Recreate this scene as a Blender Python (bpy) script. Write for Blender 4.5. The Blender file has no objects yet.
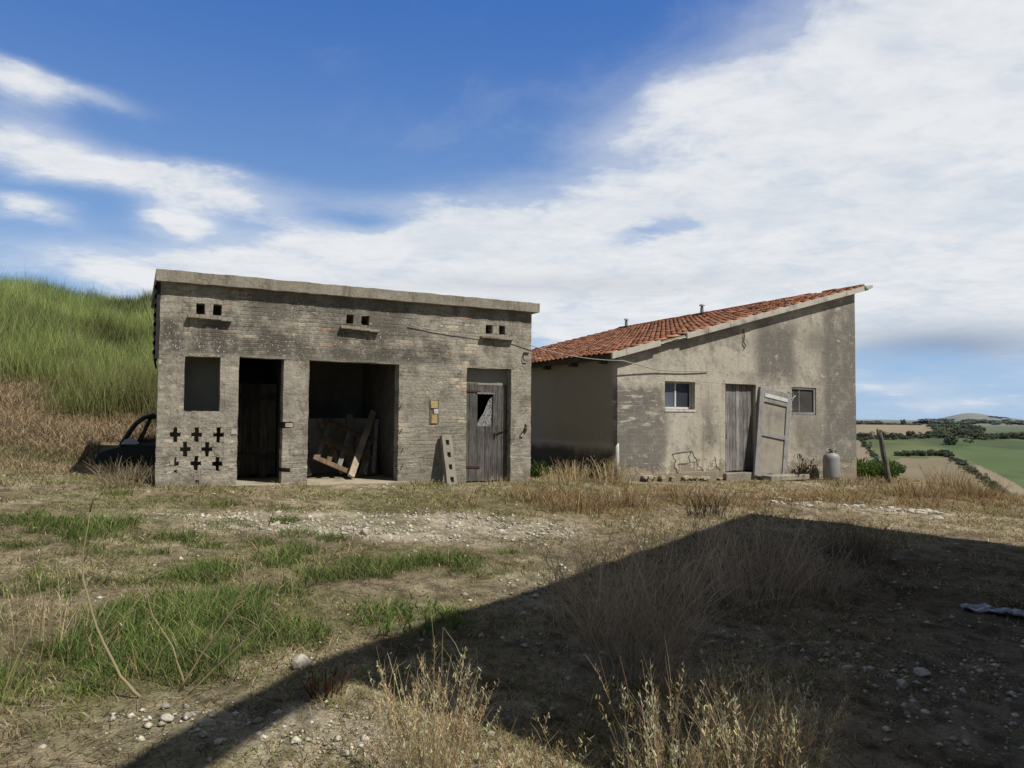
import bpy, math, random
import numpy as np
from mathutils import Vector, Matrix
random.seed(7)
RNG = np.random.default_rng(11)
R_ = math.radians
scene = bpy.context.scene
COL = scene.collection

# ------------------------------------------------------------------ frames
TH = R_(27.4)
CU, SU = math.cos(TH), math.sin(TH)
A0 = (-5.558, 11.444)                 # front left corner of the brick shed
B0 = (2.203, 15.237)                  # front left corner of the tiled shed
SUNV = Vector((.993, -.612, 1.6)).normalized()   # towards the sun

def lw(u, v):                         # brick-shed frame -> world xy
    return (A0[0] + u*CU - v*SU, A0[1] + u*SU + v*CU)
def rw(u, v):
    return (B0[0] + u*CU - v*SU, B0[1] + u*SU + v*CU)

# ------------------------------------------------------------------ numpy noise
def _hash(ix, iy, s):
    n = (ix.astype(np.int64)*374761393 + iy.astype(np.int64)*668265263 + s*1442695041) & 0x7fffffff
    n = ((n ^ (n >> 13)) * 1274126177) & 0x7fffffff
    return ((n ^ (n >> 16)) & 0xffff) / 65535.0
def vnoise(x, y, s=0):
    x = np.asarray(x, float); y = np.asarray(y, float)
    ix = np.floor(x); iy = np.floor(y); fx = x-ix; fy = y-iy
    fx = fx*fx*(3-2*fx); fy = fy*fy*(3-2*fy)
    a = _hash(ix, iy, s); b = _hash(ix+1, iy, s); c = _hash(ix, iy+1, s); d = _hash(ix+1, iy+1, s)
    return (a*(1-fx)+b*fx)*(1-fy) + (c*(1-fx)+d*fx)*fy
def fbm(x, y, s=0, o=4):
    r = 0; a = .5; t = 0
    for i in range(o):
        r = r + a*vnoise(x*2**i, y*2**i, s+i*17); t += a; a *= .5
    return r/t
def sst(a, b, x):
    t = np.clip((np.asarray(x, float)-a)/(b-a), 0, 1); return t*t*(3-2*t)

# ------------------------------------------------------------------ terrain
VT = np.array([[0,-.1],[14,-.1],[18,-.6],[24,-3],[40,-9],[90,-22],[200,-36],[350,-41],[500,-38],[620,-33],[750,-25],[1100,-6.5],[1400,-8],[2000,-5],[2800,-3],[3600,-1],[9000,-60]])
def H(x, y):
    x = np.asarray(x, float); y = np.asarray(y, float)
    r = np.hypot(x, y)
    k = np.clip(26/np.maximum(r, 1e-6), 0, 1)
    base = -.037*x*k + .0222*y*k
    base = base + (.10*(fbm(x*.35, y*.35, 3, 3)-.5) + .05*(fbm(x*1.7, y*1.7, 5, 3)-.5)) * sst(.5, 3, r) * (1 - .75*sst(-1.2, -.3, (x-A0[0])*-SU + (y-A0[1])*CU)*sst(24, 20, r))
    # frame of the sheds
    u = (x-A0[0])*CU + (y-A0[1])*SU
    v = -(x-A0[0])*SU + (y-A0[1])*CU
    bk = np.interp(v, [2.2, 4.5, 6.5, 9.4, 14, 20, 25, 40, 400], [0, .15, .55, 1.4, 3.0, 4.45, 5.05, 5.6, 5.6])
    bk = bk * sst(7.5, 1.5, u) * (1 + .18*np.clip(-u, 0, 12)/12)
    bk = bk * (1 + .25*(fbm(x*.22, y*.22, 31, 3)-.5))
    base = base + bk
    # the hollow in which the car sits
    base = base - .26*np.exp(-(((u+.3)/1.9)**2 + ((v-3.9)/1.0)**2))
    base = base - .14*sst(-.06, .05, u)*sst(6.75, 6.65, u)*sst(-.04, .04, v)*sst(3.25, 3.1, v)
    d = np.maximum(x-10.3, np.minimum(v-13.5, u-4.5))
    w = sst(-.4, 9, d)
    zv = np.interp(r, VT[:, 0], VT[:, 1])
    az = x/np.maximum(y, 1e-3)
    zv = zv + 34*np.exp(-(((az-.628)/.040)**2))*np.exp(-((r-3700)/600.)**2)*(y > 0)
    zv = zv + 16*np.exp(-(((az-.685)/.03)**2))*np.exp(-((r-4200)/500.)**2)*(y > 0)
    zv = zv + (fbm(x/260., y/260., 41, 3)-.5)*np.clip(r-250, 0, 900)*.006
    zv = zv - 5*sst(.60, .66, az)*np.exp(-((r-1100)/260.)**2)*(y > 0)
    return base*(1-w) + zv*w

def Hs(x, y): return float(H(np.array([x]), np.array([y]))[0])

# masks on the yard
def blob(x, y, cx, cy, rx, ry, rot=0):
    c, s = math.cos(rot), math.sin(rot)
    dx = x-cx; dy = y-cy
    return np.exp(-(((dx*c+dy*s)/rx)**2 + ((-dx*s+dy*c)/ry)**2))
def m_gravel(x, y):
    g = blob(x, y, -1.75, 9.2, 2.3, 1.0, .25) + .9*blob(x, y, -.3, 9.0, 1.3, .9, .2) + .38*blob(x, y, .4, 6.6, 1.8, .9, .6) + .62*blob(x, y, -1.2, 3.5, 1.2, .45, .2) + .6*blob(x, y, -3.7, 9.0, 1.0, .5)
    g = g + .9*blob(x, y, 5.9, 12.5, 1.6, .42, -.25) + .62*blob(x, y, 3.2, 4.9, 2.4, 1.8, .3) + .35*blob(x, y, .3, 4.8, 1.1, .8, .5)
    return np.clip(sst(.25, .9, g*(.45+1.1*fbm(x*1.3, y*1.3, 61, 3))), 0, 1)
def m_green(x, y):
    g = 1.2*blob(x, y, -2.15, 4.85, .72, .95, .1) + .62*blob(x, y, -1.6, 6.4, 1.5, .45, .1) + .6*blob(x, y, -.85, 5.35, .7, .4) + .52*blob(x, y, -3.4, 5.4, 1.2, .6) + .60*blob(x, y, -5.2, 8.3, 1.6, .7) + .42*blob(x, y, -2.9, 6.9, 2.0, .8) + .42*blob(x, y, -4.2, 10.0, 2.0, .6) + .32*blob(x, y, .2, 7.6, 1.5, .6) + .35*blob(x, y, -3.6, 7.6, 2, .7) + .4*blob(x, y, 2.0, 8.9, .8, .4) + .45*blob(x, y, -1.0, 7.3, 1.4, .35) + .5*blob(x, y, -2.9, 3.6, .6, .5)+ .35*blob(x, y, 3.5, 13.9, 1.0, .3)
    return np.clip(sst(.22, .8, g*(-.75+3.4*fbm(x*2.3, y*2.3, 71, 4))), 0, 1)
def m_brown(x, y):
    g = .95*blob(x, y, 1.2, 11.2, 1.7, 1.1, .2) + .8*blob(x, y, 3.0, 12.6, 2.4, 1.0, .3) + .8*blob(x, y, 7.6, 14.2, 2.6, 1.2, .4) + .6*blob(x, y, 9.6, 15.6, 1.4, 2.2)
    return np.clip(g*(.5+fbm(x*1.1, y*1.1, 81, 3)), 0, 1)

# ------------------------------------------------------------------ mesh helpers
def np_mesh(name, V, F, mat, parent=None, cols=None, smooth=False):
    V = np.asarray(V, np.float32); F = np.asarray(F, np.int32)
    me = bpy.data.meshes.new(name)
    k = F.shape[1]
    me.vertices.add(len(V)); me.vertices.foreach_set('co', V.ravel())
    me.loops.add(F.size); me.loops.foreach_set('vertex_index', F.ravel())
    me.polygons.add(len(F)); me.polygons.foreach_set('loop_start', np.arange(0, F.size, k, dtype=np.int32))
    me.update(calc_edges=True)
    if smooth: me.polygons.foreach_set('use_smooth', np.ones(len(F), bool))
    if cols is not None:
        at = me.color_attributes.new('col', 'FLOAT_COLOR', 'POINT')
        c4 = np.ones((len(V), 4), np.float32); c4[:, :3] = cols
        at.data.foreach_set('color', c4.ravel())
    me.materials.append(mat)
    o = bpy.data.objects.new(name, me); COL.objects.link(o)
    if parent: o.parent = parent
    return o

class MB:
    def __init__(s): s.v = []; s.f = []; s.c = []; s.cc = (1, 1, 1)
    def add(s, vs, fs):
        b = len(s.v); s.v += [tuple(p) for p in vs]; s.f += [tuple(i+b for i in f) for f in fs]; s.c += [s.cc]*len(vs); return s
    def box(s, x0, x1, y0, y1, z0, z1, jit=0):
        vs = [(x, y, z) for z in (z0, z1) for y in (y0, y1) for x in (x0, x1)]
        if jit: vs = [tuple(c+random.uniform(-jit, jit) for c in p) for p in vs]
        return s.add(vs, [(0, 2, 3, 1), (4, 5, 7, 6), (0, 1, 5, 4), (2, 6, 7, 3), (0, 4, 6, 2), (1, 3, 7, 5)])
    def beam(s, p, q, w, t, up=(0, 0, 1), jit=0):
        p = Vector(p); q = Vector(q); d = (q-p).normalized(); up = Vector(up)
        a = d.cross(up); a = a.normalized() if a.length > 1e-4 else Vector((1, 0, 0)); b = a.cross(d).normalized()
        vs = []
        for e in (p, q):
            for sy in (-1, 1):
                for sx in (-1, 1):
                    vs.append(e + a*sx*w/2 + b*sy*t/2 + Vector([random.uniform(-jit, jit) for _ in range(3)]))
        return s.add(vs, [(0, 2, 3, 1), (4, 5, 7, 6), (0, 1, 5, 4), (2, 6, 7, 3), (0, 4, 6, 2), (1, 3, 7, 5)])
    def tube(s, pts, rad, n=8, cap=True):
        pts = [Vector(p) for p in pts]
        if not isinstance(rad, (list, tuple)): rad = [rad]*len(pts)
        vs = []; fs = []
        for i, p in enumerate(pts):
            d = (pts[min(i+1, len(pts)-1)]-pts[max(i-1, 0)]).normalized()
            a = d.cross(Vector((.31, .2, .93))); a = a.normalized() if a.length > 1e-3 else Vector((1, 0, 0)); b = d.cross(a)
            for k in range(n):
                t = 2*math.pi*k/n; vs.append(p + (a*math.cos(t)+b*math.sin(t))*rad[i])
        for i in range(len(pts)-1):
            for k in range(n):
                fs.append((i*n+k, i*n+(k+1) % n, (i+1)*n+(k+1) % n, (i+1)*n+k))
        if cap: fs.append(tuple(range(n-1, -1, -1))); fs.append(tuple((len(pts)-1)*n+k for k in range(n)))
        return s.add(vs, fs)
    def lathe(s, prof, c=(0, 0, 0), n=24):
        vs = []; fs = []
        for r, z in prof:
            for k in range(n):
                t = 2*math.pi*k/n; vs.append((c[0]+r*math.cos(t), c[1]+r*math.sin(t), c[2]+z))
        for i in range(len(prof)-1):
            for k in range(n): fs.append((i*n+k, i*n+(k+1) % n, (i+1)*n+(k+1) % n, (i+1)*n+k))
        fs.append(tuple(range(n-1, -1, -1))); fs.append(tuple((len(prof)-1)*n+k for k in range(n)))
        return s.add(vs, fs)
    def prism(s, poly, y0, y1):           # polygon in xz, extruded along y
        n = len(poly)
        vs = [(x, y0, z) for x, z in poly] + [(x, y1, z) for x, z in poly]
        fs = [tuple(range(n)), tuple(range(2*n-1, n-1, -1))] + [(i, i+n, (i+1) % n+n, (i+1) % n) for i in range(n)]
        return s.add(vs, fs)
    def build(s, name, mat, parent=None, bevel=0, smooth=False, cols=False):
        me = bpy.data.meshes.new(name); me.from_pydata(s.v, [], s.f)
        if cols:
            at = me.color_attributes.new('col', 'FLOAT_COLOR', 'POINT')
            at.data.foreach_set('color', np.c_[np.array(s.c, np.float32), np.ones(len(s.v), np.float32)].ravel())
        me.materials.append(mat); me.update()
        if smooth:
            me.polygons.foreach_set('use_smooth', np.ones(len(me.polygons), bool))
        o = bpy.data.objects.new(name, me); COL.objects.link(o)
        if parent: o.parent = parent
        if bevel:
            b = o.modifiers.new('bevel', 'BEVEL'); b.width = bevel; b.segments = 2; b.limit_method = 'ANGLE'
        return o

def tag(o, label=None, cat=None, group=None, kind=None):
    if label: o['label'] = label
    if cat: o['category'] = cat
    if group: o['group'] = group
    if kind: o['kind'] = kind
    return o
def empty(name, loc, rz=0, label=None, cat=None, group=None):
    o = bpy.data.objects.new(name, None); o.location = loc; o.rotation_euler = (0, 0, rz); o.empty_display_size = .2
    COL.objects.link(o); return tag(o, label, cat, group)

def wall_holes(x0, x1, z0, z1, y0, y1, holes, top=None, step=.3, edge=.006):
    """a wall in the xz plane with rectangular openings; front face at y0, edges slightly uneven"""
    xs = {x0, x1}; zs = {z0, z1}
    for a, b, c, d in holes: xs |= {a, b}; zs |= {c, d}
    def fill(q):
        q = sorted(q); out = [q[0]]
        for a, b in zip(q, q[1:]):
            n = max(1, int((b-a)/step))
            out += [a+(b-a)*(i+1)/n for i in range(n)]
        return out
    xs = fill(xs); zs = fill(zs); nx, nz = len(xs), len(zs)
    solid = [[True]*(nz-1) for _ in range(nx-1)]
    for i in range(nx-1):
        for j in range(nz-1):
            cx = (xs[i]+xs[i+1])/2; cz = (zs[j]+zs[j+1])/2
            if any(a < cx < b and c < cz < d for a, b, c, d in holes): solid[i][j] = False
    rnd = random.Random(5)
    V = []; idx = {}
    def vid(i, j, s):
        k = (i, j, s)
        if k not in idx:
            x, z = xs[i], zs[j]
            if top and j == nz-1: z = top(x)
            elif top: z = z0 + (z-z0) * 1.0
            jr = random.Random(i*7919+j*31)
            e = edge if 0 < j < nz-1 else 0
            x += jr.uniform(-e, e); z += jr.uniform(-e, e)
            y = (y0 + jr.uniform(-e, e)*.6) if s == 0 else y1
            idx[k] = len(V); V.append((x, y, z))
        return idx[k]
    F = []
    S = lambda i, j: 0 <= i < nx-1 and 0 <= j < nz-1 and solid[i][j]
    for i in range(nx-1):
        for j in range(nz-1):
            if not solid[i][j]: continue
            F.append((vid(i, j, 0), vid(i+1, j, 0), vid(i+1, j+1, 0), vid(i, j+1, 0)))
            F.append((vid(i, j, 1), vid(i, j+1, 1), vid(i+1, j+1, 1), vid(i+1, j, 1)))
            if not S(i-1, j): F.append((vid(i, j, 1), vid(i, j, 0), vid(i, j+1, 0), vid(i, j+1, 1)))
            if not S(i+1, j): F.append((vid(i+1, j, 0), vid(i+1, j, 1), vid(i+1, j+1, 1), vid(i+1, j+1, 0)))
            if not S(i, j-1): F.append((vid(i, j, 0), vid(i, j, 1), vid(i+1, j, 1), vid(i+1, j, 0)))
            if not S(i, j+1): F.append((vid(i, j+1, 1), vid(i, j+1, 0), vid(i+1, j+1, 0), vid(i+1, j+1, 1)))
    m = MB(); m.add(V, F); return m

# ------------------------------------------------------------------ node helpers
class G:
    def __init__(s, tree): s.t = tree; s.n = tree.nodes; s.l = tree.links
    def link(s, v, sock):
        if v is None: return
        if isinstance(v, bpy.types.NodeSocket): s.l.new(v, sock)
        elif isinstance(v, (tuple, list)):
            sock.default_value = (*v, 1) if (len(v) == 3 and sock.type == 'RGBA') else v
        else: sock.default_value = v
    def m(s, op, a, b=None, c=None, clamp=False):
        n = s.n.new('ShaderNodeMath'); n.operation = op; n.use_clamp = clamp
        s.link(a, n.inputs[0]); s.link(b, n.inputs[1]); s.link(c, n.inputs[2]); return n.outputs[0]
    def add(s, *a):
        r = a[0]
        for x in a[1:]: r = s.m('ADD', r, x)
        return r
    def mul(s, *a):
        r = a[0]
        for x in a[1:]: r = s.m('MULTIPLY', r, x)
        return r
    def sub(s, a, b): return s.m('SUBTRACT', a, b)
    def vm(s, op, a, b=None, sc=None):
        n = s.n.new('ShaderNodeVectorMath'); n.operation = op
        s.link(a, n.inputs[0]); s.link(b, n.inputs[1])
        if sc is not None: s.link(sc, n.inputs['Scale'])
        return n.outputs['Value'] if op in ('LENGTH', 'DOT_PRODUCT') else n.outputs[0]
    def ss(s, x, a, b, lo=0., hi=1.):
        n = s.n.new('ShaderNodeMapRange'); n.interpolation_type = 'SMOOTHSTEP'
        s.link(x, n.inputs['Value']); n.inputs['From Min'].default_value = a; n.inputs['From Max'].default_value = b
        n.inputs['To Min'].default_value = lo; n.inputs['To Max'].default_value = hi; return n.outputs[0]
    def coord(s, k='Object'): return s.n.new('ShaderNodeTexCoord').outputs[k]
    def sep(s, v):
        n = s.n.new('ShaderNodeSeparateXYZ'); s.link(v, n.inputs[0]); return n.outputs
    def comb(s, x, y, z):
        n = s.n.new('ShaderNodeCombineXYZ'); s.link(x, n.inputs[0]); s.link(y, n.inputs[1]); s.link(z, n.inputs[2]); return n.outputs[0]
    def noise(s, vec, scale, detail=4, rough=.55, dist=0, out='Fac'):
        n = s.n.new('ShaderNodeTexNoise'); s.link(vec, n.inputs['Vector'])
        n.inputs['Scale'].default_value = scale; n.inputs['Detail'].default_value = detail
        n.inputs['Roughness'].default_value = rough; n.inputs['Distortion'].default_value = dist; return n.outputs[out]
    def vor(s, vec, scale, feature='F1', out='Distance', rnd=1):
        n = s.n.new('ShaderNodeTexVoronoi'); n.feature = feature; s.link(vec, n.inputs['Vector']); n.inputs['Scale'].default_value = scale
        n.inputs['Randomness'].default_value = rnd; return n.outputs[out]
    def white(s, vec):
        n = s.n.new('ShaderNodeTexWhiteNoise'); n.noise_dimensions = '3D'; s.link(vec, n.inputs['Vector']); return n.outputs['Value']
    def mix(s, f, a, b, mode='MIX'):
        n = s.n.new('ShaderNodeMix'); n.data_type = 'RGBA'; n.blend_type = mode; n.clamp_factor = True
        s.link(f, n.inputs['Factor']); s.link(a, n.inputs[6]); s.link(b, n.inputs[7]); return n.outputs[2]
    def ramp(s, f, stops):
        n = s.n.new('ShaderNodeValToRGB'); s.link(f, n.inputs[0]); e = n.color_ramp.elements
        while len(e) < len(stops): e.new(.5)
        for el, (p, c) in zip(e, stops): el.position = p; el.color = (*c, 1)
        return n.outputs[0]
    def bump(s, h, strength=.5, dist=.01, normal=None):
        n = s.n.new('ShaderNodeBump'); n.inputs['Strength'].default_value = strength; n.inputs['Distance'].default_value = dist
        s.link(h, n.inputs['Height']); s.link(normal, n.inputs['Normal']); return n.outputs[0]
    def attr(s, name='col'):
        n = s.n.new('ShaderNodeAttribute'); n.attribute_name = name; return n.outputs['Color']
    def gauss(s, x, z, cx, cz, rx, rz):
        dx = s.mul(s.sub(x, cx), 1/rx); dz = s.mul(s.sub(z, cz), 1/rz)
        return s.m('EXPONENT', s.mul(s.add(s.mul(dx, dx), s.mul(dz, dz)), -1.0))
    def rect(s, x, z, x0, x1, z0, z1, e):       # soft rectangle
        return s.mul(s.ss(x, x0-e, x0+e), s.ss(x, x1-e, x1+e, 1, 0), s.ss(z, z0-e, z0+e), s.ss(z, z1-e, z1+e, 1, 0))

def material(name, fn, rough=.9, spec=.3, metal=0):
    m = bpy.data.materials.new(name); m.use_nodes = True
    t = m.node_tree; g = G(t); b = t.nodes['Principled BSDF']
    b.inputs['Roughness'].default_value = rough; b.inputs['Metallic'].default_value = metal
    b.inputs['Specular IOR Level'].default_value = spec
    r = fn(g)
    if not isinstance(r, tuple) or (len(r) == 3 and not isinstance(r[0], bpy.types.NodeSocket)): r = (r,)
    g.link(r[0], b.inputs['Base Color'])
    if len(r) > 1: g.link(r[1], b.inputs['Normal'])
    if len(r) > 2: g.link(r[2], b.inputs['Roughness'])
    return m

def simple(name, col, var=.25, scale=8, rough=.85, metal=0, spec=.3, bump=.3, dirt=None):
    def f(g):
        p = g.coord(); n = g.noise(p, scale, 6, .6)
        lo = tuple(c*(1-var) for c in col); hi = tuple(c*(1+var) for c in col)
        c = g.mix(n, lo, hi)
        if dirt: c = g.mix(g.ss(g.noise(p, scale*.35, 5, .65), .48, .7), c, dirt)
        return c, g.bump(g.noise(p, scale*4, 4), bump, .004)
    return material(name, f, rough, spec, metal)

def wood(name, c1, c2, axis='z', scale=1.0):
    def f(g):
        p = g.coord(); x, y, z = g.sep(p)
        k = .06
        v = g.comb(g.mul(x, 1 if axis != 'x' else k), g.mul(y, 1), g.mul(z, k if axis == 'z' else 1))
        n = g.noise(v, 55*scale, 5, .65); n2 = g.noise(p, 3.0, 4, .6)
        at = g.attr()
        c = g.mix(g.ss(n, .3, .72), c1, c2)
        c = g.mix(g.mul(g.ss(n2, .35, .75), .55), c, tuple(q*.45 for q in c1))
        c = g.mix(1.0, c, at, 'MULTIPLY')
        return c, g.bump(n, .5, .004)
    return material(name, f, .85, .2)

# ------------------------------------------------------------------ materials
def _brick(g):
    p = g.coord(); x, y, z = g.sep(p)
    xx = g.add(x, y)
    wob = g.noise(p, 2.2, 3)
    zz = g.add(z, g.mul(g.sub(wob, .5), .05))
    row = g.m('FLOOR', g.mul(zz, 1/.066))
    off = g.mul(g.white(g.comb(row, 3.1, 0.0)), .26)
    cell = g.m('FLOOR', g.mul(g.add(xx, off), 1/.265))
    rnd = g.white(g.comb(cell, row, 1.7)); rnd2 = g.white(g.comb(cell, row, 9.2))
    fz = g.m('FRACT', g.mul(zz, 1/.066)); fx = g.m('FRACT', g.mul(g.add(xx, off), 1/.265))
    jz = g.mul(g.ss(fz, 0.0, .16), g.ss(fz, .84, 1.0, 1, 0)); jx = g.mul(g.ss(fx, 0.0, .05), g.ss(fx, .95, 1.0, 1, 0))
    br = g.mul(jz, jx)
    big = g.noise(p, .9, 5, .6, .4); med = g.noise(p, 3.3, 6, .65, .3); fine = g.noise(p, 22, 6, .7); vfine = g.noise(p, 85, 3, .6)
    strk = g.noise(g.comb(g.mul(xx, 3.2), y, g.mul(z, .45)), 2.0, 5, .6)
    hor = g.noise(g.comb(g.mul(xx, 1.1), y, g.mul(z, 7.0)), 2.2, 5, .6)
    base = g.ramp(g.add(g.mul(med, .42), g.mul(fine, .40), g.mul(hor, .18)), [(.35, (.10, .092, .076)), (.46, (.215, .196, .160)), (.55, (.315, .290, .238)), (.66, (.46, .43, .36))])
    # thin render over the courses: brick faces show more or less
    show = g.ss(big, .42, .66)
    smooth_ll = g.rect(x, z, -.3, 2.3, -.5, 2.6, .35)
    show = g.mul(show, g.sub(1.0, g.mul(smooth_ll, .75)))
    lo = g.mix(g.sub(1, br), base, (.13, .115, .09)); base = g.mix(g.add(.03, g.mul(show, .24)), base, lo)
    base = g.mix(g.mul(show, g.ss(rnd2, .2, .9), .26), base, (.34, .30, .235))
    # individual bare bricks, ochre and pink
    bare = g.mul(g.ss(rnd, .86, .89), br, g.ss(g.add(g.mul(big, .7), g.mul(g.noise(p, 5, 3), .4)), .50, .62), g.ss(fine, .34, .48))
    brc = g.mix(g.ss(rnd2, .12, .35), (.40, .25, .16), (.50, .43, .31))
    base = g.mix(g.mul(bare, .85), base, brc)
    dash = g.ss(g.noise(g.comb(g.mul(xx, .38), y, zz), 19, 4, .6), .635, .68)
    base = g.mix(g.mul(dash, g.ss(g.noise(p, 1.1, 4), .44, .6), .8), base, (.58, .52, .41))
    lightp = g.ss(g.noise(p, 1.25, 7, .7, .8), .48, .62)
    base = g.mix(g.mul(lightp, .5), base, g.mix(fine, (.30, .27, .215), (.43, .39, .315)))
    # dark rough band of concrete lintels with pale pebbles
    band = g.mul(g.m('MAXIMUM', g.rect(x, z, .0, 5.2, 2.54, 3.12, .09), g.mul(g.rect(x, z, 1.2, 4.2, 2.9, 3.7, .3), .8)), g.ss(g.noise(p, 1.5, 7, .7), .36, .54))
    peb = g.mul(g.ss(g.vor(p, 21), .14, .27, 1, 0), g.ss(g.noise(p, 3.1, 4), .42, .56))
    dk = g.mix(peb, g.mix(fine, (.055, .050, .043), (.125, .114, .096)), (.48, .45, .385))
    base = g.mix(g.mul(band, .95), base, dk)
    blot = g.ss(g.noise(g.vm('ADD', p, (4.0, 0.0, 7.0)), 2.6, 8, .72, .5), .53, .63)
    base = g.mix(g.mul(blot, .62), base, g.mix(fine, (.07, .063, .053), (.135, .122, .10)))
    # soot and rain streaks
    base = g.mix(g.mul(g.ss(strk, .5, .74), g.ss(z, 1.6, 3.5), .5), base, (.08, .07, .056))
    base = g.mix(g.mul(g.rect(x, z, 4.1, 5.3, .3, 1.9, .35), .3), base, (.15, .14, .115))
    # grey-blue damp and bright lime spots
    base = g.mix(g.mul(g.ss(g.noise(p, 2.1, 4, .6), .58, .72), .4), base, (.215, .205, .19))
    base = g.mix(g.mul(g.ss(g.noise(g.comb(g.mul(xx, .45), y, z), 16, 5, .7), .60, .68), .6), base, (.47, .43, .35))
    base = g.mix(g.mul(g.ss(g.noise(p, 1.5, 6, .7, .5), .52, .66), .6), base, (.115, .10, .078))
    base = g.mix(g.ss(z, .28, .62, .5, 0), base, (.16, .135, .095))
    base = g.mix(1.0, base, (1.17, 1.17, 1.16), 'MULTIPLY')
    h = g.add(g.mul(br, g.add(.03, g.mul(show, .32))), g.mul(fine, 1.1), g.mul(vfine, .5), g.mul(med, 1.0), g.mul(hor, .25))
    return base, g.bump(h, .8, .018)
BRICK = material('worn_brick_render', _brick, .95, .15)

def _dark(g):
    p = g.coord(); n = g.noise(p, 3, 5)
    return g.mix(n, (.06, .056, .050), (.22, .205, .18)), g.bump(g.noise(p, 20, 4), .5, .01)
INNERDARK = material('dark_inner_wall', _dark, .95, .1)  # walls inside the bays coloured dark so the interior reads unlit

def _conc(g):
    p = g.coord(); x, y, z = g.sep(p)
    n = g.noise(p, 2.2, 6, .65); f = g.noise(p, 26, 5, .7); sp = g.noise(g.comb(g.mul(x, 5), y, g.mul(z, .7)), 2, 4)
    c = g.ramp(g.add(g.mul(n, .55), g.mul(f, .45)), [(.3, (.13, .115, .09)), (.5, (.27, .245, .195)), (.7, (.40, .37, .30))])
    c = g.mix(g.mul(g.ss(sp, .52, .7), .55), c, (.11, .098, .078))
    c = g.mix(g.ss(g.noise(p, 9, 4), .62, .7, 0, .6), c, (.42, .30, .17))
    c = g.mix(g.ss(g.vor(p, 17), .10, .2, .45, 0), c, (.07, .062, .05))
    return c, g.bump(g.add(f, g.mul(n, .5)), .7, .014)
CONC = material('weathered_concrete', _conc, .95, .15)

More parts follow.
